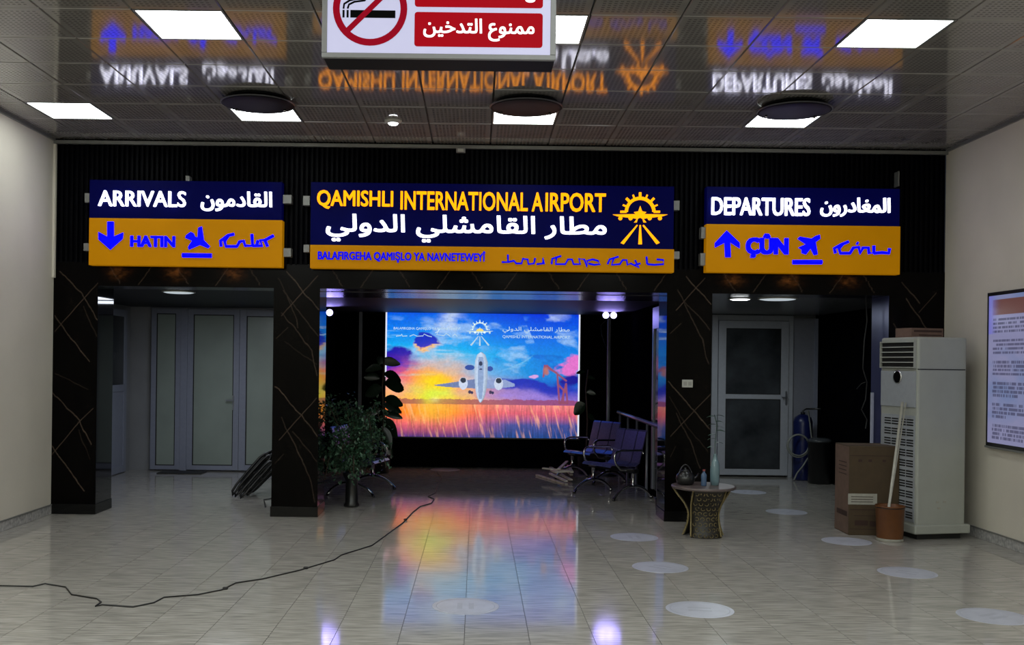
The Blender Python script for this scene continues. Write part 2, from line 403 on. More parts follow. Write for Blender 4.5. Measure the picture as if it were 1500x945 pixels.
PX = [(XL, -4.10), (-2.20, -1.70), (2.05, 2.54), (4.45, XR)]
VV = [conv(50, 163, 905, 345.6, V1, *PX[0]), conv(50, 158, 912, 328.6, V2, *PX[1]), conv(42, 158, 935, 337, V3, *PX[2])]
v4 = []
for pts, st in [([(420, 80), (580, 260)], .8), ([(720, 170), (570, 340)], .5), ([(460, 220), (625, 465), (700, 560)], 1), ([(345, 440), (425, 540), (560, 700)], .7)]:
    q = [P(1250 + a / 5.907, 400 + b / 5.907, D) for a, b in pts]
    v4 += [([(p.x, p.z) for p in q], st), ([(p.x, p.z - 1.36) for p in q], st)]
VV.append(v4)
plab = ['black gold-veined marble pillar against the left wall', 'black gold-veined marble pillar between arrivals passage and picture bay', 'black gold-veined marble pillar carrying the white socket plate', 'black gold-veined marble pillar behind the floor-standing air conditioner']
for i, (a, b) in enumerate(PX):
    t = thing('marble_pillar', plab[i], 'pillar', ((a + b) / 2, D, 0), group=None)
    print_grid('front_slab', a, b, .11, 2.73, D - .003, 85, 430, marble(a, b, .11, 2.73, VV[i], seed=20 + i), M['marble'], t)
    MB().box(a + .001, b - .001, D, D + .04, 0, 2.72).build('core', M['plinth'], t, world=True)
    if i != 0 and i != 3 or True:
        if i > 0: MB().box(a, a + .04, D + .001, D + T, 0, ZO + .01).build('side_slab', M['reveal'] if i < 3 else M['blue_reveal'], t, world=True)
        if i < 3: MB().box(b - .04, b, D + .001, D + T, 0, ZO + .01).build('side_slab', M['reveal'], t, world=True)
    MB().box(a - (.008 if i > 0 else 0), b + (.008 if i < 3 else 0), D - .022, D + T + .002, 0, .11).build('plinth', M['plinth'], t, world=True, bevel=.004)
# lintels over the three openings
for i in range(3):
    a, b = PX[i][1], PX[i + 1][0]
    q = []; x = a + .1; k = 0
    while x < b:
        q.append(([(x, ZO + .02), (x + .16, 2.72)] if k % 2 else [(x, 2.72), (x + .14, ZO + .03)], .6)); x += .34 + .05 * (k % 3); k += 1
    lintel_glow = [] if i == 1 else [(a + .22 + .62 * j, 2.62, 1.2 if j % 2 else .8) for j in range(4) if a + .22 + .62 * j < b]
    o = struct(MB().box(a, b, D + .001, D + T, ZO, ZO + .03).build('trim_%d' % (5 + i), M['soffit']))
    print_grid('lintel_slab', a, b, ZO, 2.73, D - .003, int((b - a) / .008), 34, marble(a, b, ZO, 2.73, q, lintel_glow, seed=40 + i), M['marble'], o)
# polished soffit reaching into the middle bay
sbox('trim_8', M['soffit'], -2.23, 2.3, D + T + .002, 12.1, ZO - .004, ZO + .03)

# ---- rooms behind the openings
YB = 15.9
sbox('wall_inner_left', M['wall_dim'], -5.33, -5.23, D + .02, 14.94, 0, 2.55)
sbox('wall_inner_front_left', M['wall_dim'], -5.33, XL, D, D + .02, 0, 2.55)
sbox('wall_divider_left', M['black'], -2.28, -2.23, D + T, YB, 0, 2.47)
sbox('wall_divider_right', M['black'], 2.30, 2.40, D + T, YB, 0, 2.47)
sbox('wall_inner_back', M['black'], -2.23, 2.3, YB, YB + .1, 0, 2.47)
sbox('wall_inner_right', M['black'], 5.2, 5.3, D + .02, 15.3, 0, 2.55)
sbox('wall_inner_front_right', M['black'], XR, 5.3, D, D + .02, 0, 2.55)
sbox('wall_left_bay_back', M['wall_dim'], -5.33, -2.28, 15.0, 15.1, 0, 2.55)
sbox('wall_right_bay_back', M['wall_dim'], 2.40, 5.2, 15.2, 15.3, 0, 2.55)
sbox('ceiling_left_bay', M['dark_ceiling'], -5.33, -2.25, D + T, 15.1, ZO, ZO + .08)
sbox('ceiling_middle_bay', M['dark_ceiling'], -2.25, 2.35, 12.1, YB, ZO, ZO + .08)
sbox('ceiling_right_bay', mat('grey_ceiling_board', (.10, .105, .115), .25), 2.35, 5.3, D + T, 15.3, ZO, ZO + .08)

# ---- glazed doors
def rect(mb, x0, x1, z0, z1, y0, y1): return mb.box(x0, x1, y0, y1, z0, z1)
YL = 14.94
def Xp(px, Y, py=580): return P(px, py, Y).x
def Zp(py, Y, px): return P(px, py, Y).z
# left partition: fixed light, double door
d1 = struct(thing('door_1', 'pale aluminium partition with frosted double door behind the arrivals passage', 'door', (-3.6, YL, 0)))
del d1['label'], d1['category']
xa, xb, xc, xd, xe = Xp(221, YL), Xp(262, YL), Xp(273, YL), Xp(351, YL), -2.285
zt = 2.45
def leaf(root, name, x0, x1, z0, z1, Y, st, rails=(), glass='frost', pm='alu_white'):
    f = MB(); f.box(x0, x0 + st, Y - .04, Y, z0, z1); f.box(x1 - st, x1, Y - .04, Y, z0, z1)
    f.box(x0 + st, x1 - st, Y - .04, Y, z0, z0 + st * .8); f.box(x0 + st, x1 - st, Y - .04, Y, z1 - st, z1)
    for r in rails: f.box(x0 + st, x1 - st, Y - .04, Y, r - .035, r + .035)
    o = f.build(name, M[pm], root, world=True, bevel=.003)
    edges = [z0 + st * .8] + [q for r in rails for q in (r - .035, r + .035)] + [z1 - st]
    for k in range(0, len(edges), 2):
        g = MB().box(x0 + st, x1 - st, Y - .024, Y - .014, edges[k], edges[k + 1]).build('pane', M[glass], o)
        g.data.transform(Matrix.Translation(-Vector(root.location)))
    gk = MB()
    for k in range(0, len(edges), 2):
        a, b, c, d = x0 + st, x1 - st, edges[k], edges[k + 1]; e = .014
        for q in ((a, a + e, c, d), (b - e, b, c, d), (a + e, b - e, c, c + e), (a + e, b - e, d - e, d)): gk.box(q[0], q[1], Y - .028, Y - .0245, q[2], q[3])
    gg = gk.build('gasket', M['slot'], o); gg.data.transform(Matrix.Translation(-Vector(root.location)))
    return o
MB().box(xa - .01, xe, YL - .03, YL + .04, zt, zt + .015).build('head', M['alu_grey'], d1, world=True)
leaf(d1, 'side_light', xa + .01, xb + .03, .02, zt - .005, YL, .075)
MB().box(xb + .032, xc + .02, YL - .05, YL, .0, zt).build('mullion', M['alu_white'], d1, world=True, bevel=.004)
l1 = leaf(d1, 'door_leaf', xc + .022, xd - .002, .02, zt - .005, YL - .005, .085)
l2 = leaf(d1, 'door_leaf', xd + .002, xe - .1, .02, zt - .005, YL - .005, .10)
hx = Xp(343, YL); hz = Zp(590, YL, 343)
hb = MB(); hb.box(hx - .012, hx + .012, YL - .055, YL - .046, hz - .11, hz + .11); hb.box(hx - .11, hx + .01, YL - .085, YL - .07, hz + .03, hz + .05); hb.box(hx - .008, hx + .008, YL - .08, YL - .05, hz + .03, hz + .05)
h = hb.build('handle', M['steel'], l1); h.data.transform(Matrix.Translation(-Vector(d1.location)))
# side door on the left inner wall
d2 = struct(thing('door_2', 'x', 'x', (-5.2, 14.2, 0))); del d2['label'], d2['category']
mb = MB(); 
for y0, y1, z0, z1 in ((13.0, 13.1, .01, 2.40), (14.6, 14.7, .01, 2.40), (13.1, 14.6, .01, .12), (13.1, 14.6, 2.30, 2.40), (13.1, 14.6, 1.20, 1.30)): mb.box(-5.23, -5.19, y0, y1, z0, z1)
mb.build('frame', M['alu_white'], d2, world=True, bevel=.003)
MB().box(-5.225, -5.205, 13.1, 14.6, .12, 1.2).build('panel', M['alu_white'], d2, world=True)
MB().box(-5.225, -5.205, 13.1, 14.6, 1.3, 2.3).build('pane', M['dark_glass'], d2, world=True)
# right door
YR = 15.1
d3 = struct(thing('door_3', 'x', 'x', (Xp(1103, YR), YR, 0))); del d3['label'], d3['category']
x0, x1 = Xp(1046, YR), Xp(1160, YR)
fr = MB(); zt3 = 2.42
fr.box(x0 - .05, x0 + .04, YR - .05, YR + .05, .0, zt3 + .04); fr.box(x1 - .07, x1 + .0, YR - .05, YR + .05, .0, zt3 + .04); fr.box(x0 + .04, x1 - .07, YR - .05, YR + .05, zt3 - .04, zt3 + .04)
fr.build('frame', M['alu_pale'], d3, world=True, bevel=.004)
zr = Zp(581, YR, 1100)
l3 = leaf(d3, 'door_leaf', x0 + .045, x1 - .075, .03, zt3 - .045, YR - .03, .115, rails=(zr,), glass='dark_glass', pm='alu_pale')
hx = Xp(1149, YR); hz = Zp(583, YR, 1150)
h = MB().box(hx - .012, hx + .012, YR - .09, YR - .075, hz - .10, hz + .10).box(hx - .07, hx + .01, YR - .12, YR - .10, hz, hz + .02).box(hx - .006, hx + .006, YR - .11, YR - .085, hz, hz + .02).build('handle', M['steel'], l3)
h.data.transform(Matrix.Translation(-Vector(d3.location)))
MB().box(x1 + .005, Xp(1191, YR), YR - .02, YR + .04, .0, zt3).build('side_panel', mat('pale_side_panel', (.26, .27, .32), .4), d3, world=True)
MB().box(Xp(1191, YR), Xp(1196, YR), YR - .05, YR + .04, .0, zt3).build('post', M['alu_white'], d3, world=True)
# glazed panel in the right divider
w1 = struct(thing('window_1', 'x', 'x', (2.28, 12.3, 0))); del w1['label'], w1['category']
f = MB(); f.box(2.26, 2.30, 12.66, 12.74, .1, 2.42); f.box(2.26, 2.30, 11.9, 11.98, .1, 2.42); f.box(2.26, 2.30, 11.98, 12.66, 2.15, 2.42)
f.build('window_frame', M['alu_grey'], w1, world=True)
MB().box(2.28, 2.295, 11.98, 12.66, .1, 2.15).build('pane', M['dark_glass'], w1, world=True)

# ================================================================== CEILING THINGS
lab = {(-4, 0): 'lit square ceiling panel in the near row on the left, above arrivals', (0, 0): 'lit square ceiling panel partly hidden behind the no-smoking sign', (4, 0): 'lit square ceiling panel in the near row on the right',
       (-7, 4): 'lit square ceiling panel in the far row next to the left wall', (-4, 4): 'lit square ceiling panel in the far row, second from left wall', (0, 4): 'lit square ceiling panel in the far row above the airport name sign', (4, 4): 'lit square ceiling panel in the far row above the departures sign'}
first = None
for (c_, r_), lb in lab.items():
    loc = (CX0 + (c_ + .5) * CM, CY0 + (r_ + .5) * CM, HC)
    if first is None:
        first = thing('ceiling_light', lb, 'ceiling light', loc, group='square ceiling light panels')
        h = .306; f = MB()
        for a, b, c2, d_ in ((-h, h, -h, -h + .015), (-h, h, h - .015, h), (-h, -h + .015, -h + .015, h - .015), (h - .015, h, -h + .015, h - .015)): f.box(a, b, c2, d_, -.002, .02)
        f.build('frame', M['trim'], first); MB().box(-.291, .291, -.291, .291, .002, .01).build('diffuser', M['diffuser'], first)
    else: dup(first, loc, 0, lb)
fd = None
for x, lb in ((-2.0, 'dark round dish hanging under the ceiling above arrivals'), (.42, 'dark round dish hanging under the ceiling above the airport name sign'), (2.84, 'dark round dish hanging under the ceiling above the departures sign')):
    if fd is None:
        fd = thing('ceiling_dish', lb, 'ceiling fixture', (x, 8.93, HC), group='dark round ceiling dishes')
        MB().lathe([(.02, -.070), (.2, -.068), (.30, -.060), (.325, -.050), (.30, -.040), (.02, -.042)], 40).build('dish', M['black_case'], fd)
        MB().lathe([(.322, -.056), (.332, -.054), (.332, -.046), (.322, -.046)], 40, cap=False).build('rim', M['dish_rim'], fd)
        MB().lathe([(.28, 0), (.29, -.012), (.28, -.02), (.05, -.02)], 32).build('canopy', M['black_case'], fd)
        for s_ in (-1, 1):
            MB().tube([(s_ * .22, 0, -.015), (s_ * .24, .02, -.042)], .006, 6).build('bracket', M['steel'], fd)
            MB().lathe([(.012, -.085), (.014, -.078), (.010, -.064)], 10, c=(s_ * .22, .12, 0)).build('clip', M['chrome'], fd)
    else: dup(fd, (x, 8.93, HC), 0, lb)
p = G(576, 176); k = (HC - H)
u_, v_ = 576 - VX, 176 - VY; vv = -u_ * math.sin(ROLL) + v_ * math.cos(ROLL); Ys = -F * k / vv
t = thing('smoke_detector', 'small white round detector on the ceiling left of the middle light', 'detector', ((u_ + v_ * ROLL) * Ys / F, Ys, HC))
MB().lathe([(.085, 0), (.085, -.015), (.06, -.03), (.055, -.032)], 24).build('base', M['plastic_white'], t)
MB().lathe([(.05, -.032), (.04, -.045), (.015, -.05)], 20).build('lens', M['lamp_on'], t)
t = thing('motion_sensor', 'small grey sensor box on the ceiling trim above the name sign', 'sensor', (P(675, 215, 10.62).x, 10.62, HC - .11))
MB().box(-.05, .05, -.02, .03, .0, .055).build('housing', M['grey_case'], t, bevel=.006); MB().box(-.03, .03, -.024, -.02, .01, .04).build('lens', M['plastic_white'], t)
for px, py, r, mm, lb in ((262, 427, .17, 'lamp_dim', 'dim round lamp in the arrivals passage ceiling'), (1084, 437, .11, 'lamp_on', 'small bright round lamp in the departures passage ceiling'), (1139, 437, .20, 'lamp_dim', 'wider dim round lamp in the departures passage ceiling')):
    u_, v_ = px - VX, py - VY; vv = -u_ * math.sin(ROLL) + v_; Ys = -F * (ZO - H) / vv
    t = thing('round_ceiling_lamp', lb, 'ceiling light', ((u_ + v_ * ROLL) * Ys / F, Ys, ZO))
    MB().lathe([(r + .02, 0), (r + .02, -.012), (r, -.014)], 28).build('rim', M['plastic_white'], t); MB().lathe([(r, -.0142), (r * .8, -.022), (.01, -.024)], 28).build('disc', M[mm], t)

# ================================================================== LETTERING
AR = {'qadimun': "\uFE8D\uFEDF\uFED8\uFE8E\uFEA9\uFEE3\uFEEE\uFEE5", 'mughadirun': "\uFE8D\uFEDF\uFEE4\uFED0\uFE8E\uFEA9\uFEAD\uFEED\uFEE5",
      'matar': "\uFEE3\uFEC4\uFE8E\uFEAD \uFE8D\uFEDF\uFED8\uFE8E\uFEE3\uFEB8\uFEE0\uFEF2 \uFE8D\uFEDF\uFEAA\uFEED\uFEDF\uFEF2",
      'mamnu': "\uFEE3\uFEE4\uFEE8\uFEEE\uFEC9 \uFE8D\uFEDF\uFE98\uFEAA\uFEA7\uFEF4\uFEE6"}
AR = {k: v[::-1] for k, v in AR.items()}
def text_mesh(txt, depth, bold, res=3):
    c = bpy.data.curves.new('t', 'FONT'); c.body = txt; c.extrude = 1.0; c.offset = bold; c.resolution_u = res
    o = bpy.data.objects.new('t', c); COL.objects.link(o)
    dg = bpy.context.evaluated_depsgraph_get(); dg.update(); me = bpy.data.meshes.new_from_object(o.evaluated_get(dg))
    co = np.zeros(len(me.vertices) * 3); me.vertices.foreach_get('co', co); co = co.reshape(-1, 3)
    fs = [tuple(p.vertices) for p in me.polygons]
    bpy.data.objects.remove(o); bpy.data.curves.remove(c); bpy.data.meshes.remove(me)
    co[:, 2] = np.sign(co[:, 2]) * depth / 2
    return co, fs
def islands(nv, fs):
    par = list(range(nv))
    def find(a):
        while par[a] != a: par[a] = par[par[a]]; a = par[a]
        return a
    for f in fs:
        r = find(f[0])
        for i in f[1:]: par[find(i)] = r
    g = {}
    for f in fs: g.setdefault(find(f[0]), []).append(f)
    return list(g.values())
def lettering(txt, box, Y, m, parent, name='letter', depth=.02, bold=.02, split=True, jitter=0, res=3, mapper=None):
    """box = (x0,z0,x1,z1) in metres on the plane Y; faces -Y"""
    co, fs = text_mesh(txt, depth, 0, res); wd = bold * .8 * (box[3] - box[1])
    box = (box[0] + wd * .7, box[1] + wd * .5, box[2] - wd * .7, box[3] - wd * .5)
    mn, mxx = co.min(0), co.max(0); x0, z0, x1, z1 = box
    X = x0 + (co[:, 0] - mn[0]) / (mxx[0] - mn[0]) * (x1 - x0); Z = z0 + (co[:, 1] - mn[1]) / (mxx[1] - mn[1]) * (z1 - z0)
    W = np.stack([X, Y - co[:, 2] - depth / 2, Z], 1)
    groups = islands(len(co), fs) if split else [fs]
    # join split triangles of one glyph: pieces whose boxes overlap in x a lot stay separate parts, that is fine
    out = []
    for g in groups:
        ids = sorted({i for f in g for i in f}); mp_ = {a: k for k, a in enumerate(ids)}; v = W[ids].copy()
        if mapper is not None: v = mapper(v)
        mb = MB(); F_ = [tuple(mp_[i] for i in f) for f in g]
        for (a, b, dy) in ([(0, 0, 0), (-1, -1, .0003), (1, -1, .0006), (-1, 1, .0009), (1, 1, .0012)] if bold else [(0, 0, 0)]):
            mb.add([tuple(q + np.array([a * wd * .75, dy * min(1, depth / .02), b * wd * .6])) for q in v], F_)
        out.append(mb.build(name, m, parent, world=parent is not None))
    return out
def bx(x0, y0, x1, y1, Y):    # a photo rectangle on plane Y -> (x0,z0,x1,z1)
    cx, cy = (x0 + x1) / 2, (y0 + y1) / 2
    return (P(x0, cy, Y).x, P(cx, y1, Y).z, P(x1, cy, Y).x, P(cx, y0, Y).z)
def strokes(lines, Y, m, parent, name, r=.012, tilt=None):
    out = []
    for pts in lines:
        w_ = [P(a, b, Y) for a, b in pts]
        out.append(MB().tube([(q.x, Y, q.z) for q in w_], r, 6).build(name, m, parent, world=True))
    return out
def poly_px(pts, Y, m, parent, name, depth=.02):
    q = [P(a, b, Y) for a, b in pts]
    return MB().prism([(p.x, p.z) for p in q], Y - depth, Y).build(name, m, parent, world=True)

YS = 10.56   # front of the sign panels
def sign(name, label, x0, x1, ytop, ymid, ybot, brackets):
    c = P((x0 + x1) / 2, ybot, YS)
    t = thing(name, label, 'sign', (c.x, D - .01, c.z))
    a = bx(x0, ytop, x1, ymid, YS); b = bx(x0, ymid, x1, ybot, YS)
    MB().box(a[0], a[2], YS, D - .03, a[1] + .003, a[3]).build('navy_panel', M['navy'], t, world=True, bevel=.003)
    MB().box(b[0] - .005, b[2] + .003, YS - .004, D - .03, b[1], b[3]).build('yellow_panel', M['ochre'], t, world=True, bevel=.003)
    for px, py, w_, h_ in brackets:
        q = P(px, py, 10.6); MB().box(q.x - w_ / 2, q.x + w_ / 2, 10.59, D - .006, q.z - h_ / 2, q.z + h_ / 2).build('bracket', M['trim'], t, world=True)
    return t
YT = YS - .006
# --- arrivals
t = sign('arrivals_sign', 'navy and yellow illuminated sign reading ARRIVALS over the left passage', 131, 413, 265, 321, 390, [(275, 262, .04, .06), (128, 290, .05, .10), (421, 292, .09, .09), (421, 370, .08, .09), (127, 362, .06, .08)])
lettering('ARRIVALS', bx(145, 280, 273, 303, YS), YT, M['white_led'], t, bold=.022, depth=.025)
lettering(AR['qadimun'], bx(295, 281, 399, 310, YS), YT, M['white_led'], t, bold=.03, depth=.025)
lettering('HATIN', bx(192, 346, 257, 362, YS), YT, M['blue_led'], t, bold=.075, depth=.025)
poly_px([(158, 325), (167, 325), (167, 347), (181, 341), (180, 350), (162, 366), (145, 351), (145, 340), (158, 347)], YT, M['blue_led'], t, 'arrow')
PL = [(0, 1), (.13, .85), (.15, .4), (.85, -.15), (.85, -.34), (.15, -.1), (.11, -.6), (.36, -.82), (.36, -.97), (0, -.86)]
PL = PL + [(-a, b) for a, b in reversed(PL[1:-1])]
def plane(cx, cy, s, ang, t):
    ca, sa = math.cos(ang), math.sin(ang); return poly_px([(cx + s * (a * ca - b * sa), cy - s * (a * sa + b * ca)) for a, b in PL], YT, M['blue_led'], t, 'aeroplane_pictogram')
# drawn as the photograph shows them: a descending and a climbing aeroplane above a bar
poly_px([(291, 334), (296, 332), (299, 352), (308, 361), (305, 364), (293, 359), (277, 366), (276, 362), (282, 353), (272, 349), (273, 345), (280, 340), (284, 342), (286, 347), (290, 348)], YT, M['blue_led'], t, 'aeroplane_pictogram')
MB().tube([P(267, 374, YT - .012), P(310, 374.6, YT - .012)], .024, 8).build('bar', M['blue_led'], t, world=True)
strokes([[(324, 361), (323, 353), (334, 345), (343, 343)], [(334, 346), (329, 353), (331, 361), (347, 361), (351, 354), (357, 353), (359, 360), (370, 360), (369, 343)], [(370, 360), (384, 360), (381, 352), (388, 352), (401, 345)], [(388, 352), (392, 361)], [(378, 352), (376, 360)]], YT - .01, M['blue_led'], t, 'syriac_stroke', .017)
# --- airport name
t = sign('airport_name_sign', 'wide illuminated airport name sign with yellow letters and gear-and-wings emblem', 455, 987, 270, 362, 396, [(449, 294, .07, .10), (449, 364, .06, .08), (991, 301, .06, .10), (991, 374, .06, .08)])
for wd, a, b in (('QAMISHLI', 465, 576), ('INTERNATIONAL', 587, 773), ('A', 779, 795), ('IRPORT', 799, 887)):
    ya, yb = 279 + (a - 465) * .0115, 306 + (a - 465) * .0125
    lettering(wd, bx(a, ya + (b - a) * .006, b, yb + (b - a) * .006, YS), YT, M['yellow_led'], t, bold=.026, depth=.03)
lettering(AR['matar'], bx(478, 316, 888, 356, YS), YT, M['white_led'], t, bold=.03, depth=.03)
lettering('BALAFIRGEHA QAMI\u015eLO YA NAVNETEWEY\u00ce', bx(466, 367, 711, 385, YS), YT, M['blue_led2'], t, bold=.035, depth=.02)
strokes([[(735, 384), (744, 384), (744, 373)], [(744, 384), (753, 382), (756, 386), (764, 386), (766, 379), (773, 380), (774, 387), (782, 386), (784, 378)], [(786, 387), (795, 386), (795, 378), (797, 387)],
         [(808, 387), (809, 379), (822, 375)], [(815, 378), (814, 387), (828, 387), (832, 380), (838, 380), (840, 387), (850, 387), (848, 379), (856, 380), (860, 391), (860, 382), (868, 380), (876, 382), (879, 387), (870, 388), (862, 386)],
         [(890, 387), (893, 380), (906, 376)], [(899, 379), (896, 388), (908, 387), (912, 381), (918, 381), (919, 388), (924, 386), (936, 392), (930, 381)], [(930, 388), (938, 386)], [(948, 387), (947, 376)], [(948, 387), (958, 388), (972, 387), (972, 381), (962, 380)]], YT - .008, M['blue_led2'], t, 'syriac_stroke', .0115)
def emblem(t, cx, cy, s, Y, m, dp, mapper=None):      # s = px scale (1 = on the name sign)
    rays = []
    ring = MB(); N = 18
    def pt(a, r): return (cx + r * s * math.cos(a), cy - r * s * math.sin(a))
    def add(pts, nm): return poly_px(pts, Y, m, t, nm, dp)
    a0, a1 = .02, PI - .02
    out = [pt(a0 + (a1 - a0) * k / N, 22.5) for k in range(N + 1)]; inn = [pt(a0 + (a1 - a0) * k / N, 18.0) for k in range(N + 1)]
    for k in range(N):
        q = [P(*z, Y) for z in (out[k], out[k + 1], inn[k + 1], inn[k])]; ring.prism([(p.x, p.z) for p in q], Y - dp, Y)
    ring.build('gear_ring', m, t, world=True)
    for k in range(9):
        a = PI * k / 8; da = .07
        if k in (0, 8): add([(cx + (20 if k == 0 else -20) * s, cy - 2.0 * s), (cx + (29 if k == 0 else -29) * s, cy - 2.0 * s), (cx + (29 if k == 0 else -29) * s, cy + 1 * s), (cx + (20 if k == 0 else -20) * s, cy + 1 * s)], 'gear_tooth'); continue
        r1 = 29 if k % 2 == 0 else 27.5; w_ = .085 if k % 2 == 0 else .055
        add([pt(a - w_, 21.5), pt(a - w_ * .7, r1), pt(a + w_ * .7, r1), pt(a + w_, 21.5)], 'gear_tooth')
    cy2 = cy + 3 * s
    star = [(cx + (9.5 if k % 2 == 0 else 4.6) * s * math.sin(PI * k / 5) * (1 if k else 1), cy2 - (12 if k == 0 else (9.5 if k % 2 == 0 else 5.0)) * s * math.cos(PI * k / 5)) for k in range(10)]
    add(star, 'star')
    for sg in (-1, 1):
        add([(cx + sg * 4 * s, cy2 - 0 * s), (cx + sg * 40 * s, cy2 + .6 * s), (cx + sg * 33 * s, cy2 + 3.0 * s), (cx + sg * 5 * s, cy2 + 6.5 * s)], 'wing')
        for ex in (14, 29): add([(cx + sg * ex * s + 3.0 * s * math.cos(PI * k / 4), cy2 + 6 * s + 3.0 * s * math.sin(PI * k / 4)) for k in range(8)], 'engine')
        add([(cx + sg * 3 * s, cy2 + 5 * s), (cx + sg * 9 * s, cy2 + 12 * s), (cx + sg * 5 * s, cy2 + 12 * s)], 'wheel')
        add([(cx + sg * 3.5 * s, cy + 19.5 * s), (cx + sg * 5 * s, cy + 18.5 * s), (cx + sg * 28.5 * s, cy + 45 * s), (cx + sg * 24 * s, cy + 47 * s)], 'runway_ray')
    add([(cx - .9 * s, cy + 19 * s), (cx + .9 * s, cy + 19 * s), (cx + 2.6 * s, cy + 47 * s), (cx - 2.6 * s, cy + 47 * s)], 'runway_ray')
emblem(t, 937.5, 311, 1.0, YT, M['yellow_led'], .02)
# --- departures
t = sign('departures_sign', 'navy and yellow illuminated sign reading DEPARTURES over the right passage', 1035, 1318, 275, 330, 400.5, [(1031, 341, .06, .12), (1030, 380, .06, .13), (1316, 262, .012, .16)])
lettering('DEPARTURES', bx(1042, 290, 1186, 316, YS), YT, M['white_led'], t, bold=.03, depth=.025)
lettering(AR['mughadirun'], bx(1201, 290, 1303, 318, YS), YT, M['white_led'], t, bold=.03, depth=.025)
lettering('\u00c7\u00dbN', bx(1092, 343, 1154, 378, YS), YT, M['blue_led'], t, bold=.075, depth=.025)
poly_px([(1064, 338), (1083, 356), (1083, 364), (1069, 355), (1070, 377), (1062, 377), (1061, 356), (1047, 363), (1047, 356)], YT, M['blue_led'], t, 'arrow')
poly_px([(1200, 344), (1201, 350), (1194, 355), (1197, 373), (1192, 374), (1187, 364), (1180, 373), (1174, 371), (1174, 366), (1169, 363), (1173, 361), (1180, 358), (1168, 350), (1171, 347), (1188, 350), (1194, 346)], YT, M['blue_led'], t, 'aeroplane_pictogram')
MB().tube([P(1161, 384, YT - .012), P(1204, 384, YT - .012)], .024, 8).build('bar', M['blue_led'], t, world=True)
strokes([[(1224, 371), (1222, 364), (1233, 358), (1243, 354)], [(1234, 358), (1229, 364), (1231, 371), (1245, 371), (1250, 363), (1258, 362), (1260, 371), (1264, 363), (1272, 363), (1273, 371), (1280, 371), (1280, 360)], [(1280, 371), (1292, 370), (1302, 371), (1303, 364)], [(1255, 356), (1257, 357)]], YT - .01, M['blue_led'], t, 'syriac_stroke', .017)

# --- hanging no-smoking lightbox
YN = 4.0
a = P(472, 83, YN); b = P(813, 87, YN); zb = (a.z + b.z) / 2; xa, xb = a.x, b.x; zt = zb + .62
t = thing('no_smoking_sign', 'hanging white lightbox with red no-smoking symbol and red Arabic panels', 'sign', ((xa + xb) / 2, YN + .09, zb))
MB().box(xa, xb, YN + .012, YN + .18, zb, zt).build('case', M['black_case'], t, world=True, bevel=.004)
f = MB(); e = .018
f.box(xa - .003, xb + .003, YN, YN + .02, zb - .002, zb + e); f.box(xa - .003, xb + .003, YN, YN + .02, zt - e, zt); f.box(xa - .003, xa + e, YN, YN + .02, zb + e, zt - e); f.box(xb - e * 1.1, xb + .003, YN, YN + .02, zb + e, zt - e)
f.build('frame', M['grey_case'], t, world=True, bevel=.002)
MB().box(xa + e, xb - e, YN + .006, YN + .011, zb + e, zt - e).build('face', M['lightbox'], t, world=True)
YF = YN + .0055
def rrect(x0, z0, x1, z1, r, n=5):
    pts = []
    for cx, cz, a0 in ((x1 - r, z1 - r, 0), (x0 + r, z1 - r, PI / 2), (x0 + r, z0 + r, PI), (x1 - r, z0 + r, 1.5 * PI)):
        pts += [(cx + r * math.cos(a0 + PI / 2 * k / n), cz + r * math.sin(a0 + PI / 2 * k / n)) for k in range(n + 1)]
    return pts
q = bx(607, 18, 795, 68.5, YN); hgt = q[3] - q[1]
MB().prism(rrect(q[0], q[1], q[2], q[3], .012), YF - .0015, YF).build('red_panel', M['sign_red'], t, world=True)
gap = .021
MB().prism(rrect(q[0], q[3] + gap, q[2], q[3] + gap + hgt, .012), YF - .0015, YF).build('red_panel', M['sign_red'], t, world=True)
lettering(AR['mamnu'], bx(620, 27, 783, 60, YN), YF - .002, M['sign_white'], t, bold=.03, depth=.001)
lettering('No Smoking', (q[0] + .02, q[3] + gap + .022, q[2] - .03, q[3] + gap + hgt - .03), YF - .002, M['sign_white'], t, bold=.03, depth=.001)
c = P(542, 12, YN); R = 54.5 * YN / F; ring = MB(); N = 48
for k in range(N):
    a0, a1 = 2 * PI * k / N, 2 * PI * (k + 1) / N
    ring.prism([(c.x + R * math.cos(a0), c.z + R * math.sin(a0)), (c.x + R * math.cos(a1), c.z + R * math.sin(a1)), (c.x + R * .82 * math.cos(a1), c.z + R * .82 * math.sin(a1)), (c.x + R * .82 * math.cos(a0), c.z + R * .82 * math.sin(a0))], YF - .003, YF - .001)
ring.build('ring', M['sign_red2'], t, world=True)
d = R * .62; wv = .011
MB().prism([(c.x - d - wv * .7, c.z - d + wv * .7), (c.x - d + wv * .7, c.z - d - wv * .7), (c.x + d + wv * .7, c.z + d - wv * .7), (c.x + d - wv * .7, c.z + d + wv * .7)], YF - .0035, YF - .001).build('slash', M['sign_red2'], t, world=True)
cg = bx(513, 14.5, 579, 25.5, YN); MB().box(cg[0], cg[2], YF - .002, YF - .0002, cg[1], cg[3]).build('cigarette', M['sign_black'], t, world=True)
for x_ in (503, 509): s_ = bx(x_ - 1.5, 14, x_ + 1.5, 25, YN); MB().box(s_[0], s_[2], YF - .002, YF - .0002, s_[1], s_[3]).build('cigarette_tip', M['sign_black'], t, world=True)
sm = [P(*z, YN) for z in ((503, 12), (504, 5), (512, 0), (524, -3), (530, -8), (528, -16))]; MB().tube([(p_.x, YF - .001, p_.z) for p_ in sm], .004, 6).build('smoke', M['sign_black'], t, world=True)
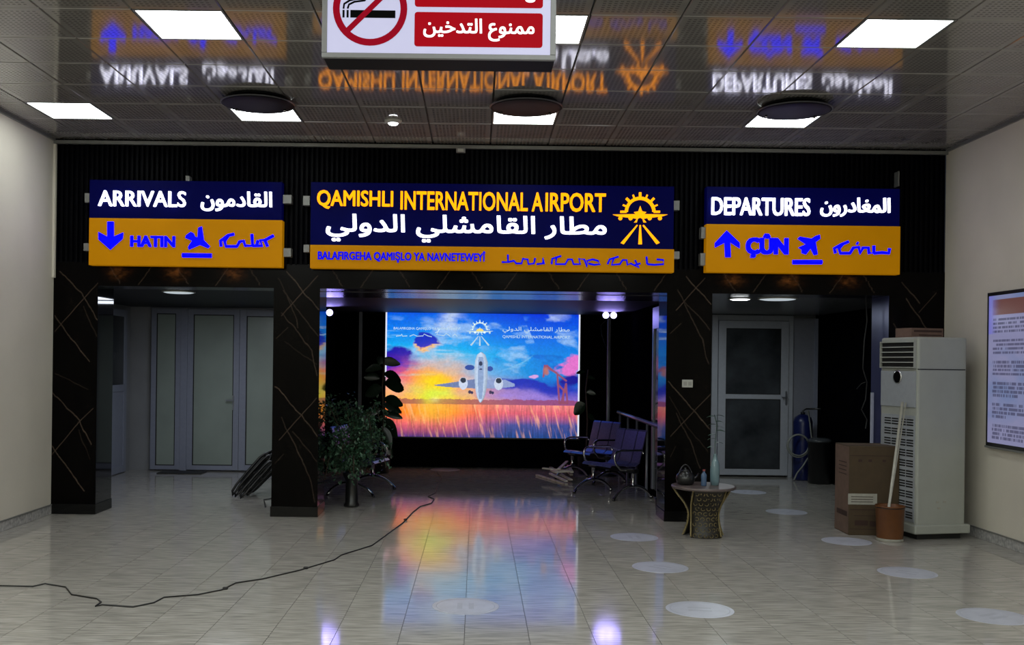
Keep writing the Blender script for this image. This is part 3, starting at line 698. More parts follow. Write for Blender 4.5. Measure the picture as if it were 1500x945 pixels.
sm = [P(*z, YN) for z in ((509, 12), (511, 6), (519, 2), (534, 0), (541, -8), (538, -20))]; MB().tube([(p_.x, YF - .001, p_.z) for p_ in sm], .004, 6).build('smoke', M['sign_black'], t, world=True)
for x_ in (xa + .2, xb - .2): MB().tube([(x_, YN + .09, zt - .001), (x_, YN + .09, HC + .004)], .008, 8).build('hanger_rod', M['steel'], t, world=True)

# ================================================================== PICTURE SCREEN
YP = 15.78
s0 = bx(565, 459, 848, 641, YP); sx0, sz0, sx1, sz1 = s0
def paint(U, V):
    X = 60 + U * 1210; Y = 865 - V * 795          # coordinates on an enlarged crop
    def C(*c): return np.array(lin(c))
    def mixc(a, b, t): t = np.clip(t, 0, 1)[..., None]; return a * (1 - t) + b * t
    wx_ = (fbm(U, V, 8, 7, 91, 5) - .5) * 150; wy_ = (fbm(U, V, 7, 9, 92, 5) - .5) * 90
    def G_(cx, cy, rx, ry, k_=1): return np.exp(-(((X + wx_ * k_ - cx) / rx) ** 2 + ((Y + wy_ * k_ - cy) / ry) ** 2))
    yy = [70, 200, 330, 460, 560, 640]
    Lc = [C(0, 100, 225), C(10, 140, 235), C(60, 190, 240), C(150, 200, 235), C(250, 190, 150), C(255, 190, 90)]
    Rc = [C(0, 70, 215), C(0, 110, 225), C(5, 140, 225), C(30, 140, 215), C(60, 80, 190), C(150, 120, 200)]
    def grad(cs): return np.stack([np.interp(Y, yy, [c[i] for c in cs]) for i in range(3)], -1)
    rgb = mixc(grad(Lc), grad(Rc), (X - 500) / 500)
    n1 = fbm(U, V, 5, 6, 1, 5); n2 = fbm(U, V, 9, 10, 2, 5); n3 = fbm(U + V * .5, V, 3, 30, 3, 4)
    # thin white streaks
    cl = fbm(U + .3 * V, V, 6, 9, 77, 6); band = np.clip((Y - 80) / 60, 0, 1) * np.clip((640 - Y) / 80, 0, 1)
    rgb = mixc(rgb, np.where((X < 560)[..., None] & (Y > 400)[..., None], C(235, 150, 170), C(185, 215, 245)), np.clip((cl - .58) * 6, 0, 1) * .6 * band)
    rgb = mixc(rgb, C(40, 70, 190), np.clip((fbm(U, V + .2 * U, 7, 12, 78, 5) - .6) * 6, 0, 1) * .5 * band * (Y > 330))
    rgb = mixc(rgb, C(190, 225, 245), np.clip((n3 - .55) * 5, 0, 1) * np.clip((n1 - .4) * 3, 0, 1) * .7 * (Y < 600) * np.clip((760 - X) / 200, 0, 1))
    for cx, cy, rx, ry, st in ((455, 140, 90, 55, 1), (1110, 105, 90, 25, .7), (500, 260, 200, 60, .5), (330, 350, 200, 60, .5), (480, 90, 60, 20, .8)):
        rgb = mixc(rgb, C(200, 215, 240), G_(cx, cy, rx, ry) * np.clip((n2 - .42) * 6, 0, 1) * st)
    # heart-shaped dark cloud with glowing rim
    g = G_(300, 265, 95, 52) + (n2 - .5) * .5
    rgb = mixc(rgb, C(255, 200, 120), np.clip((g - .28) * 5, 0, 1) * (Y > 250)); rgb = mixc(rgb, C(40, 60, 190), np.clip((g - .45 + (Y < 270) * .18) * 8, 0, 1))
    # left purple bank
    g = G_(80, 400, 170, 95) + (n1 - .5) * .7
    rgb = mixc(rgb, C(75, 60, 185), np.clip((g - .25) * 3, 0, 1)); rgb = mixc(rgb, C(40, 40, 170), np.clip((G_(120, 350, 90, 50) + (n2 - .5) - .35) * 4, 0, 1))
    g = G_(230, 480, 230, 75) * np.clip((n3 * .6 + n2 * .5 - .42) * 7, 0, 1)
    rgb = mixc(rgb, C(240, 95, 130), g * .95)
    rgb = mixc(rgb, C(235, 90, 130), G_(530, 565, 120, 40) * np.clip((n2 - .35) * 4, 0, 1))
    # sun
    rgb = mixc(rgb, C(255, 150, 60), G_(390, 520, 190, 120) * .95 * np.clip(n1 * 2, 0, 1)); rgb = mixc(rgb, C(250, 225, 70), G_(390, 540, 130, 110) * np.clip(.4 + n2, 0, 1)); rgb = mixc(rgb, C(220, 240, 90), G_(375, 610, 150, 50) * .9)
    rgb = mixc(rgb, C(255, 250, 150), G_(372, 628, 28, 16, 0))
    # right banks
    g = G_(1000, 540, 330, 42) + (n1 - .5) * .6
    rgb = mixc(rgb, C(45, 60, 180), np.clip((g - .4) * 4, 0, 1) * (X > 720)); rgb = mixc(rgb, C(165, 140, 215), G_(900, 600, 300, 30) * np.clip(n2 * 1.6, 0, 1))
    g = G_(1225, 400, 60, 85) * (.3 + 1.4 * fbm(U, V, 22, 20, 33, 4)); rgb = mixc(rgb, C(225, 130, 205), np.clip((g - .35) * 4, 0, 1)); rgb = mixc(rgb, C(35, 35, 150), np.clip((G_(1240, 500, 90, 40) - .3) * 3, 0, 1))
    g = G_(985, 475, 45, 22) + (n2 - .5) * .5; rgb = mixc(rgb, C(215, 170, 225), np.clip((g - .4) * 4, 0, 1)); 
    for k in range(6): rgb = mixc(rgb, C(150, 210, 240), seg_mask(X, Y + wy_ * .2, [(760 + 30 * k, 440 - 10 * k), (930 + 12 * k, 400 - 14 * k)], 3) * .35 * n2)
    # far trees
    tl = 640 - 18 * fbm(U, V * 0, 60, 2, 8, 4) - 10; rgb = mixc(rgb, C(150, 70, 95), (Y > tl) * .75 * (1 - G_(372, 640, 80, 200) * .6))
    # wheat field
    f = np.clip((Y - 655) / 210, 0, 1)
    wl_ = np.stack([np.interp(f, [0, .25, .6, 1], [c[i] for c in (C(245, 150, 95), C(250, 130, 70), C(215, 105, 115), C(75, 55, 120))]) for i in range(3)], -1)
    wr_ = np.stack([np.interp(f, [0, .25, .6, 1], [c[i] for c in (C(235, 140, 140), C(220, 110, 125), C(80, 85, 150), C(35, 75, 140))]) for i in range(3)], -1)
    fld = mixc(wl_, wr_, (X - 480) / 350)
    st = fbm(np.clip(U + .01 * fbm(U, V, 20, 4, 14), 0, 1), V, 190, 7, 12, 2); st2 = fbm(U + V * .15, V, 90, 7, 13, 3)
    fld = fld * (.55 + .9 * st[..., None]) ; fld = mixc(fld, C(255, 190, 150), np.clip((st2 - .6) * 6, 0, 1) * (1 - f * .5) * .8)
    fld = mixc(fld, C(255, 210, 90), G_(372, 690, 130, 70) * .7)
    rgb = np.where((Y > 655)[..., None], fld, rgb)
    # pump jack
    for pts in ([(1055, 405), (1070, 400)], [(1055, 400), (1048, 470)], [(1070, 402), (1190, 495)], [(1065, 412), (1130, 445)], [(1135, 460), (1150, 640)], [(1190, 520), (1160, 640)], [(1140, 520), (1190, 570)], [(1150, 640), (1200, 640)], [(1190, 515), (1200, 640)], [(1175, 560), (1175, 640)]):
        rgb = mixc(rgb, C(150, 85, 110), seg_mask(X, Y, pts, 5))
    rgb = mixc(rgb, C(180, 120, 120), seg_mask(X, Y, [(1062, 425), (1066, 445)], 14))
    # aeroplane
    def ell(cx, cy, rx, ry): return (((X - cx) / rx) ** 2 + ((Y - cy) / ry) ** 2) < 1
    def put(mask, col): nonlocal rgb; rgb = np.where(mask[..., None], col, rgb)
    wing = lambda s_: (s_ * (X - 657) > 25) & (s_ * (X - 657) < 290) & (Y > np.interp(s_ * (X - 657), [25, 60, 210, 290], [490, 495, 520, 532])) & (Y < np.interp(s_ * (X - 657), [25, 60, 210, 290], [555, 550, 545, 536]))
    put(wing(-1), C(120, 135, 175))
    put((X - 657 > 25) & (X - 657 < 212) & (Y > np.interp(X - 657, [25, 90, 150, 212], [492, 500, 492, 520])) & (Y < np.interp(X - 657, [25, 150, 212], [552, 545, 536])), C(150, 165, 205))
    put(ell(586, 418, 30, 17) | ell(712, 424, 20, 16), C(60, 85, 160))
    for ex in (546, 768):
        put(ell(ex, 520, 28, 40), C(205, 215, 235)); put(ell(ex, 500, 18, 17), C(45, 55, 75))
    for wx in (588, 718): put(ell(wx, 575, 10, 12), C(70, 60, 90)); put(ell(wx + 14, 578, 7, 10), C(50, 50, 90))
    bw = np.interp(Y, [318, 335, 380, 480, 560, 610, 640], [3, 25, 40, 41, 34, 22, 6])
    body = (np.abs(X - 657) < bw) & (Y > 318) & (Y < 640); sh = 1 - .35 * (np.abs(X - 652) / np.maximum(bw, 1)) ** 2
    rgb = np.where(body[..., None], C(205, 222, 245) * sh[..., None], rgb); put((np.abs(X - 655) < bw * .45) & (Y > 350) & (Y < 620), C(150, 170, 205))
    put(ell(654, 392, 12, 14), C(50, 60, 90)); put(ell(655, 428, 9, 5), C(60, 70, 110))
    rgb = rgb * (.88 + .24 * fbm(U, V, 130, 90, 44, 2))[..., None]
    lum = rgb.mean(-1, keepdims=True); rgb = np.clip(lum + (rgb - lum) * 1.12, 0, 1.2) ** 1.06
    return rgb
t = thing('picture_screen', 'large lit picture screen of an airliner over a sunset wheat field', 'screen', ((sx0 + sx1) / 2, YB, sz0))
MB().box(sx0 - .02, sx1 + .02, YP + .004, YB - .002, sz0 - .02, sz1 + .02).build('case', M['blackmetal'], t, world=True)
print_grid('picture', sx0, sx1, sz0, sz1, YP, 440, 290, paint, M['screen'], t)
em = mat('white_lit_edge', (.8, .8, .8), .4, emit=(.8, .85, 1), es=.9)
for x_, z0_, z1_ in ((sx0, sz0 + .95, sz1), (sx1, sz0 + .02, sz1)): MB().box(x_ - .012, x_ + .012, YP - .006, YP + .003, z0_, z1_).build('light_strip', em, t, world=True)
YQ = YP - .004
sc_ = 4.297
def pz(zx, zy): return (550 + zx / sc_, 440 + zy / sc_)
def bz(x0, y0, x1, y1): a, b = pz(x0, y0); c, d_ = pz(x1, y1); return bx(a, b, c, d_, YP)
lettering(AR['matar'], bz(800, 168, 1222, 208), YQ, M['print_white'], t, bold=.012, depth=.003)
lettering('QAMISHLI INTERNATIONAL AIRPORT', bz(800, 222, 1224, 243), YQ, M['print_white'], t, bold=.008, depth=.003)
lettering('BALAFIRGEHA QAMI\u015eLO YA NAVNETEWEY\u00ce', bz(115, 166, 535, 190), YQ, M['print_white'], t, bold=.008, depth=.003)
strokes([[pz(a, b) for a, b in l] for l in ([(130, 226), (160, 222), (165, 212), (170, 226), (200, 224)], [(215, 226), (240, 216), (262, 226), (300, 224), (305, 212), (330, 224), (355, 230)], [(375, 205), (395, 195), (402, 180), (385, 215), (430, 224), (445, 208), (470, 226)], [(485, 226), (500, 212), (515, 228)])], YQ - .003, M['print_white'], t, 'syriac_stroke', .007)
emblem(t, *pz(657, 185), .5, YQ, M['print_white'], .003)
poly_px([pz(657 + 24 * math.cos(PI * k / 6), 195 - 18 * math.sin(PI * k / 6)) for k in range(7)], YQ - .003, M['print_yellow'], t, 'sun_spot', .001)
# metal frame round the screen bay
t = thing('bay_frame', 'thin grey metal frame standing round the picture screen', 'frame', (0.1, 15.72, 0))
fx0, fx1, fz = P(527, 580, 15.7).x, P(891, 580, 15.7).x, P(700, 451, 15.7).z
for x_ in (fx0, fx1): MB().box(x_ - .025, x_ + .025, 15.69, 15.74, 0, fz).build('post', M['alu_grey'], t, world=True)
MB().box(fx0 + .026, fx1 - .026, 15.7, 15.73, fz - .02, fz).build('top_rail', M['alu_grey'], t, world=True)

# --- floodlights
def flood(name, label, px, py, Y, aim, n, watts, on_wall=None):
    c = P(px, py, Y); t = thing(name, label, 'floodlight', c)
    for k in range(n):
        o = (k - (n - 1) / 2) * .115
        hd = MB().lathe([(.02, .06), (.055, .04), (.062, 0), (.062, -.012)], 20, mtx=Matrix.Translation((o, 0, 0)) @ Matrix.Rotation(PI / 2 * -1, 4, 'X') @ Matrix.Identity(4)).build('lamp_head', M['blackmetal'], t)
        ls = MB().lathe([(.048, 0), (.046, .004), (.01, .006)], 20, mtx=Matrix.Translation((o, -.013, 0)) @ Matrix.Rotation(PI / 2, 4, 'X')).build('lens', M['flood'], hd)
    MB().box(-.09, .09, .05, .07, -.02, .02).build('bracket', M['blackmetal'], t)
    l = bpy.data.lights.new('flood_lamp', 'SPOT'); l.energy = watts; l.color = (.36, .30, 1); l.spot_size = 2.6; l.spot_blend = .8; l.shadow_soft_size = .21
    lo = bpy.data.objects.new('flood_lamp', l); COL.objects.link(lo); lo.location = c + Vector((0, -.1, 0)); lo.rotation_euler = (Vector(aim) - c).to_track_quat('-Z', 'Y').to_euler()
    return t, c
t, c = flood('floodlight', 'twin-headed bright floodlight on a pole right of the picture screen', 893, 462, 14.9, (.5, 6, .8), 2, 14)
MB().tube([(0, .06, -c.z), (0, .06, .02)], .022, 10).build('pole', M['alu_grey'], t)
MB().lathe([(.14, 0), (.14, .012), (.03, .03)], 20, c=(0, .06, -c.z)).build('base', M['blackmetal'], t)
MB().tube([(-.02, .08, -.05), (-.12, .1, -.15), (-.10, .1, -.3), (-.03, .09, -.5)], .005, 6).build('cable', M['cable'], t)
t, c = flood('floodlight', 'single bright floodlight at the left edge of the middle opening', 483, 458, 14.4, (-.6, 6, .6), 1, 12)
MB().box(-2.229, c.x + .02, c.y + .05, c.y + .075, c.z - .012, c.z + .012).build('arm', M['blackmetal'], t, world=True)

# ================================================================== NOTICE SCREEN ON THE RIGHT WALL
def notice(U, V):
    def C(*c): return np.array(lin(c))
    rgb = np.ones(U.shape + (3,)) * C(170, 170, 215)
    def mixc(a, b, t): t = np.clip(t, 0, 1)[..., None]; return a * (1 - t) + b * t
    n1 = fbm(U, V, 4, 4, 60, 4)
    rgb = mixc(rgb, C(120, 150, 205), np.clip((n1 - .5) * 3, 0, 1) * .7)
    W_ = (1 - U); Yt = 1 - V
    rgb = mixc(rgb, C(130, 85, 80), (Yt > .03) & (Yt < .135) & (U > .03))
    rgb = mixc(rgb, C(150, 150, 250), np.exp(-((U / .045) ** 2)) * (Yt < .26))
    y = .165; r = np.random.default_rng(5); k = 0; row = 0
    words = fbm(U, V * 0 + .3, 260, 2, 70, 2)
    while y < .985:
        endl = 1.0 if row % 4 != 3 else r.uniform(.12, .5)
        wn = fbm(U, V * 0 + .5, 220, 2, 100 + k, 2)
        on = (np.abs(Yt - y) < .0085) & (U > .035) & (U < min(endl, .965)) & (wn > .36)
        rgb = mixc(rgb, C(75, 73, 110), on * .75); k += 1; row += 1; y += .027
        if row % 4 == 0: y += .035
    return rgb
z0n, z1n = .98, 2.40
ya, yb = 9.66, 7.30
t = thing('notice_screen', 'large lit notice screen with lines of text on the right wall', 'screen', (XR - .001, (ya + yb) / 2, z0n))
MB().box(XR - .055, XR - .001, yb - .035, ya + .035, z0n - .035, z1n + .035).build('frame', M['blackmetal'], t, world=True, bevel=.004)
MB().box(XR - .058, XR - .02, yb - .05, ya + .05, z0n - .055, z0n - .036).build('silver_edge', M['trim'], t, world=True)
tm = attr_mat('lit_notice_print', .2, emit=.52)
print_grid('picture', 0, 1, 0, 1, 0, 420, 260, notice, tm, t, mapper=lambda co: np.stack([np.full(len(co), XR - .056), ya - co[:, 0] * (ya - yb), z0n + co[:, 2] * (z1n - z0n)], 1))

# ================================================================== WAITING BENCHES
def arc(p0, p1, p2, n=8):
    p0, p1, p2 = map(Vector, (p0, p1, p2)); return [(1 - s) ** 2 * p0 + 2 * s * (1 - s) * p1 + s * s * p2 for s in (k / n for k in range(n + 1))]
def make_bench(label, n=1):
    # local: seats face -X, length along Y, origin at floor centre
    t = thing('waiting_seat', label, 'seat', group='metal waiting seats')
    SW = .62; L_ = n * SW + .3
    MB().box(-.03, .05, -L_ / 2, L_ / 2, .33, .385).build('beam', M['blackmetal'], t)
    for s_ in (-1, 1):
        y = s_ * (L_ / 2 - .06)
        MB().tube(arc((-.30, y, .02), (-.16, y, .17), (.01, y, .17)) + arc((.01, y, .17), (.18, y, .17), (.31, y, .02))[1:], .02, 8).tube([(.01, y, .16), (.01, y, .34)], .024, 8).build('leg', M['chrome'], t)
        for x_ in (-.30, .31): MB().lathe([(.022, 0), (.022, .02), (.015, .03)], 10, c=(x_, y, 0)).build('foot', M['blackmetal'], t.children[-1])
    prof = [(-.27, .405), (-.24, .43), (-.12, .425), (.05, .40), (.15, .40), (.205, .44), (.24, .56), (.285, .72), (.315, .83), (.335, .85)]
    for k in range(n):
        y0 = -n * SW / 2 + k * SW + .03; y1 = y0 + SW - .06
        def strip(pr, ya_, yb_, name, nn=3):
            mb = MB(); vs = []
            for (x_, z_) in pr: vs += [(x_, ya_, z_), (x_, yb_, z_), (x_ + .012, yb_, z_ - .010), (x_ + .012, ya_, z_ - .010)]
            fs = []
            for i in range(len(pr) - 1):
                for j in range(4): fs.append((i * 4 + j, i * 4 + (j + 1) % 4, (i + 1) * 4 + (j + 1) % 4, (i + 1) * 4 + j))
            fs += [(0, 3, 2, 1), tuple(len(vs) - 4 + j for j in range(4))]
            return mb.add(vs, fs)
        MBs = MB()
        for a, b in ((y0, y0 + .15), (y0 + .16, y1 - .16), (y1 - .15, y1)): q_ = strip(prof[:5], a, b, 'seat'); MBs.add(q_.v, q_.f)
        MBs.build('seat', M['seat'], t)
        MBb = MB()
        for a, b in ((y0, y0 + .145), (y0 + .165, y1 - .165), (y1 - .145, y1)): q_ = strip(prof[4:], a, b, 'back'); MBb.add(q_.v, q_.f)
        MBb.build('backrest', M['seat'], t)
    for k in range(n + 1):
        y = -n * SW / 2 + k * SW
        pts = [(.03, y, .36), (-.12, y, .37), (-.20, y, .45)] + arc((-.22, y, .52), (-.22, y, .60), (-.12, y, .61), 5) + [(.05, y, .605), (.22, y, .60), (.25, y, .56)]
        MB().tube(pts, .014, 8).build('armrest', M['chrome'], t)
    return t
bn = make_bench('metal waiting seat with armrests beside the handrail, nearest the marble pillar')
def setb(o, loc, rz): o.matrix_basis = Matrix.Translation(loc) @ Matrix.Rotation(rz, 4, 'Z')
setb(bn, (1.76, 12.72, 0), .55)
dup(bn, (1.66, 14.33, 0), .62, 'metal waiting seat with armrests deeper in the bay, beside the pile of laths')
dup(bn, (-1.45, 12.75, 0), PI - .25, 'metal waiting seat half hidden behind the leafy ficus')

# handrail along the right side of the middle bay
t = thing('handrail', 'grey metal handrail with five posts behind the right waiting benches', 'handrail', (2.2, 13.2, 0))
MB().tube([(2.2, 15.3, .95), (2.2, 11.72, .95)], .026, 10).build('rail', M['steel'], t, world=True)
for yy in (15.1, 14.3, 13.5, 12.7, 11.9): MB().tube([(2.2, yy, 0), (2.2, yy, .93)], .017, 8).build('post', M['alu_grey'], t, world=True)

# pile of laths
ctr = G(825, 702)
for k in range(9):
    p0 = G(*[(782, 696), (800, 684), (797, 690), (818, 684), (806, 704), (829, 685), (795, 700), (812, 708), (836, 688)][k]); p1 = G(*[(835, 712), (833, 705), (850, 714), (845, 710), (829, 715), (842, 714), (838, 704), (834, 707), (812, 712)][k])
    zz = .012 + .021 * k; d = (p1 - p0); 
    sp = .30; L_ = d.length
    if L_ > 1.3: mid = (p0 + p1) / 2; d = d.normalized() * 1.1; p0 = mid - d / 2; p1 = mid + d / 2; L_ = 1.1
    an = math.atan2(d.y, d.x); mtx = Matrix.Translation((p0 + p1) / 2 + Vector((0, 0, zz))) @ Matrix.Rotation(an, 4, 'Z') @ Matrix.Rotation(random.uniform(-.02, .02), 4, 'Y')
    o = MB().box(-L_ / 2, L_ / 2, -.022, .022, -.010, .010, mtx=mtx).build('wood_lath', M['lath'])
    tag(o, ('grey wooden lath reaching farthest left out of the loose pile' if k == 0 else 'grey wooden lath lying on top of the loose pile' if k == 8 else 'grey wooden lath within the loose pile on the floor left of the waiting seats'), 'lath', 'pile of wooden laths')

# ================================================================== PLANTS
def ficus():
    base = G(515, 742); t = thing('potted_ficus', 'bushy small-leaved ficus in a black pot right of the second pillar', 'potted plant', base)
    MB().lathe([(.085, 0), (.095, .02), (.075, .05), (.07, .30), (.10, .36), (.105, .40), (.09, .40), (.085, .37)], 24).build('pot', M['pot'], t)
    st = MB(); tips = []
    for k in range(32):
        a = random.uniform(0, 2 * PI); r = random.uniform(.15, .34); h = random.uniform(.55, 1.22)
        p = [(0, 0, .36), (r * .3 * math.cos(a), r * .3 * math.sin(a), .36 + (h - .36) * .5), (r * math.cos(a), r * math.sin(a), h), (r * 1.25 * math.cos(a), r * 1.25 * math.sin(a), h - random.uniform(.05, .4))]
        st.tube(p, .006, 5); tips.append([Vector(q) for q in p])
    st.build('stems', M['stem'], t)
    lf = MB()
    for k in range(3000):
        p = random.choice(tips); i = random.choice((1, 1, 2, 2)); s = random.random(); q = p[i].lerp(p[i + 1] if i < 3 else p[i], s) + Vector((random.gauss(0, .06), random.gauss(0, .06), random.gauss(0, .06)))
        wq = q + t.location
        if q.z < .12 or (wq.x < -1.62 and wq.y < 11.25): continue
        L_ = random.uniform(.04, .065); w_ = L_ * .32; d = Vector((random.gauss(0, 1), random.gauss(0, 1), random.gauss(-.7, .6))).normalized(); sd = d.cross(Vector((random.gauss(0, .4), random.gauss(0, .4), 1))).normalized(); up = sd.cross(d) * w_ * .4
        lf.add([q, q + d * L_ * .5 + sd * w_ + up, q + d * L_, q + d * L_ * .5 - sd * w_ + up, q + d * L_ * .5], [(0, 1, 4), (1, 2, 4), (0, 4, 3), (4, 2, 3)])
    lf.build('foliage', M['leaf'], t, kind='stuff')
ficus()
def bigleaf(mb, q, d, L_, w_, face=False):
    sd = d.cross(Vector((0, 0, 1))).normalized() if abs(d.z) < .98 else Vector((1, 0, 0)); sd = (sd + Vector((0, random.uniform(-.5, .5), random.uniform(-.3, .3)))).normalized(); up = sd.cross(d).normalized()
    if face: sd = (d.cross(Vector((0, 1, 0))) + Vector((0, random.uniform(-.5, .5), 0))).normalized(); up = sd.cross(d).normalized()
    N = 7; vs = []
    for k in range(N):
        s = k / (N - 1); ww = w_ * math.sin(PI * min(1, s * .93 + .03)) ** .8; c = q + d * L_ * s + Vector((0, 0, -.35 * L_ * s * s))
        vs += [c + sd * ww + up * ww * .25, c, c - sd * ww + up * ww * .25]
    fs = []
    for k in range(N - 1):
        for j in (0, 1): fs.append((k * 3 + j, k * 3 + j + 1, k * 3 + 4 + j, k * 3 + 3 + j))
    return mb.add(vs, fs, True)
def rubber(px, Y, label, zlo, zhi, leaves, h_stem):
    x = P(px, 600, Y).x; t = thing('rubber_plant', label, 'potted plant', (x, Y, 0))
    MB().lathe([(.11, 0), (.14, .26), (.145, .28), (.13, .28), (.125, .25)], 24).build('pot', M['pot'], t)
    MB().tube([(0, 0, .25), (.02, 0, .8), (-.01, .02, 1.3), (.02, 0, h_stem)], .011, 8).build('stem', M['stem'], t)
    for (lx, ly, dx, dy, L_, w_) in leaves:      # photo point of the leaf base, direction
        q = P(lx, ly, Y) - Vector((x, Y, 0)); d = Vector((dx, random.uniform(-.4, .3), dy)).normalized()
        bigleaf(MB(), q, d, L_ * 1.2, w_ * 1.15, True).build('leaf', M['leaf_big'], t)
rubber(560, 15.0, 'tall large-leaved rubber plant silhouetted at left edge of the picture screen', 1, 2, [
    (558, 532, .7, .25, .26, .07), (560, 540, -1, .2, .22, .06), (562, 548, 1, .0, .24, .07), (563, 562, .9, .15, .28, .11), (560, 570, -.9, 0, .22, .09), (562, 585, 1, .1, .26, .08), (561, 592, 1, -.1, .24, .07), (558, 600, -1, 0, .24, .08), (560, 606, 1, .15, .26, .06), (558, 615, .7, -.5, .26, .10), (558, 625, .5, -.8, .24, .08), (556, 632, -.7, -.5, .24, .08), (562, 640, .5, -.9, .22, .06), (556, 555, -.8, .4, .22, .06), (556, 535, .1, 1, .18, .05)], 1.72)
rubber(859, 15.25, 'thin rubber plant silhouetted at right edge of the picture screen', 1, 2, [
    (857, 545, -.9, .2, .12, .03), (859, 553, .9, .2, .12, .03), (857, 592, -.9, -.5, .16, .085), (859, 606, .8, -.3, .14, .04), (859, 575, .9, .2, .12, .04)], 1.6)
# climber by the divider window
t = thing('small_climber', 'small pale leafy twig beside the glazed panel in the middle bay', 'potted plant', (2.14, 11.42, 0))
MB().lathe([(.05, 0), (.07, .16), (.06, .16)], 16).build('pot', M['pot'], t)
MB().tube([(0, 0, .15), (-.02, 0, .7), (.01, 0, 1.15), (-.04, 0, 1.4)], .004, 5).build('stem', M['stem'], t)
for k in range(12): 
    bigleaf(MB(), Vector((random.uniform(-.03, .02), 0, .5 + k * .075)), Vector((random.choice((-1, 1)), random.uniform(-.6, .6), .2)).normalized(), .08, .02).build('leaf', M['sprig'], t)

# ================================================================== BUNDLE OF BLACK FRAMES IN THE LEFT PASSAGE
def frames():
    base = G(372, 728)
    G1 = [(340, 727, 392, 664, 0), (344, 729, 397, 667, 1), (352, 731, 399, 676, 2), (356, 722, 401, 660, 3), (362, 727, 402, 684, 4)]
    for k, (xa_, ya_, xb_, yb_, o_) in enumerate(G1):
        a = G(xa_, ya_); Y0 = a.y; top = P(xb_, yb_, Y0 + .12)
        t = thing('folded_frame', ('black bent-tube frame, ' + ('leftmost of the stack leaning beside the second pillar', 'second from the left in the stack beside the second pillar', 'middle one of the stack beside the second pillar', 'second from the right in the stack beside the second pillar', 'rightmost of the stack, against the second pillar')[k]), 'metal frame', (a.x, a.y, 0), group='stack of black tube frames')
        off = Vector((0, .045 * 1, 0)); A = Vector((a.x, a.y, .012)); B = Vector(top); d = B - A; nrm = Vector((-d.z, 0, d.x)).normalized()
        L1 = [A, A + nrm * .03 + d * .06, A + d * .2 + nrm * .045, A + d * .5 + nrm * .045, A + d * .85 + nrm * .04, A + d * .97 + nrm * .02, B, A + d * .95 - nrm * .02, A + d * .5 - nrm * .01, A + d * .12 - nrm * .005]
        off = Vector((0, .30, 0))
        for dd in (Vector((0, 0, 0)), off): MB().tube([p + dd for p in L1], .016, 8, closed=True).build('tube_loop', M['blackmetal'], t, world=True)
        for s_ in (.2, .55, .9): q = A + d * s_ + nrm * .015; MB().tube([q, q + off], .010, 6).build('crossbar', M['blackmetal'], t, world=True)
frames()
a = G(389, 745); t = thing('bent_rod', 'short black bent rod on the floor at the foot of the second pillar', 'metal rod', (a.x, a.y, 0))
b = G(389, 745); MB().tube([b + Vector((0, 0, .012)), b + Vector((-.02, 0, .10)), b + Vector((.10, .01, .12)), b + Vector((.22, .05, .012))], .012, 8).build('rod', M['blackmetal'], t, world=True)
# dark mat at the partition
g = G(270, 690.5); tag(MB().box(g.x - .30, g.x + .35, 14.5, 14.86, 0, .012).build('door_mat', M['cable']), 'dark door mat at the foot of the frosted partition', 'mat')

# ================================================================== WICKER TABLE AND THINGS ON IT
tc_ = Vector((G(1034, 788).x, 9.62 + .22, 0))
t = thing('wicker_table', 'low round wicker table with flared legs before the right marble pillar', 'table', tc_)
ZT = .50
MB().lathe([(.30, ZT - .03), (.315, ZT - .02), (.315, ZT - .004), (.30, ZT)], 40).build('top', M['table_top'], t)
def flare(ang, w0, rb, rt, name, m, lat=None, zt_=ZT - .03):
    mb = MB(); vs = []; N = 12
    for k in range(N + 1):
        s = k / N; r = rb - .05 * math.sin(PI * min(1, s * 1.15)) + (rt - rb) * max(0, s - .45) ** 2 * 3.3; r = r if s < 1 else rt
        wv_ = w0 / r
        for j in range(7):
            a = ang + (j / 6 - .5) * wv_
            vs.append((r * math.cos(a), r * math.sin(a), s * zt_))
        for j in range(7):
            a = ang + (j / 6 - .5) * wv_; vs.append(((r - .02) * math.cos(a), (r - .02) * math.sin(a), s * zt_))
    fs = []
    for k in range(N):
        for j in range(6):
            fs.append((k * 14 + j, k * 14 + j + 1, (k + 1) * 14 + j + 1, (k + 1) * 14 + j)); fs.append((k * 14 + 7 + j, (k + 1) * 14 + 7 + j, (k + 1) * 14 + 8 + j, k * 14 + 8 + j))
        fs.append((k * 14, (k + 1) * 14, (k + 1) * 14 + 7, k * 14 + 7)); fs.append((k * 14 + 6, k * 14 + 13, (k + 1) * 14 + 13, (k + 1) * 14 + 6))
    fs.append(tuple(range(7)) + tuple(reversed(range(7, 14)))); 
    return mb.add(vs, fs, True).build(name, m, t)
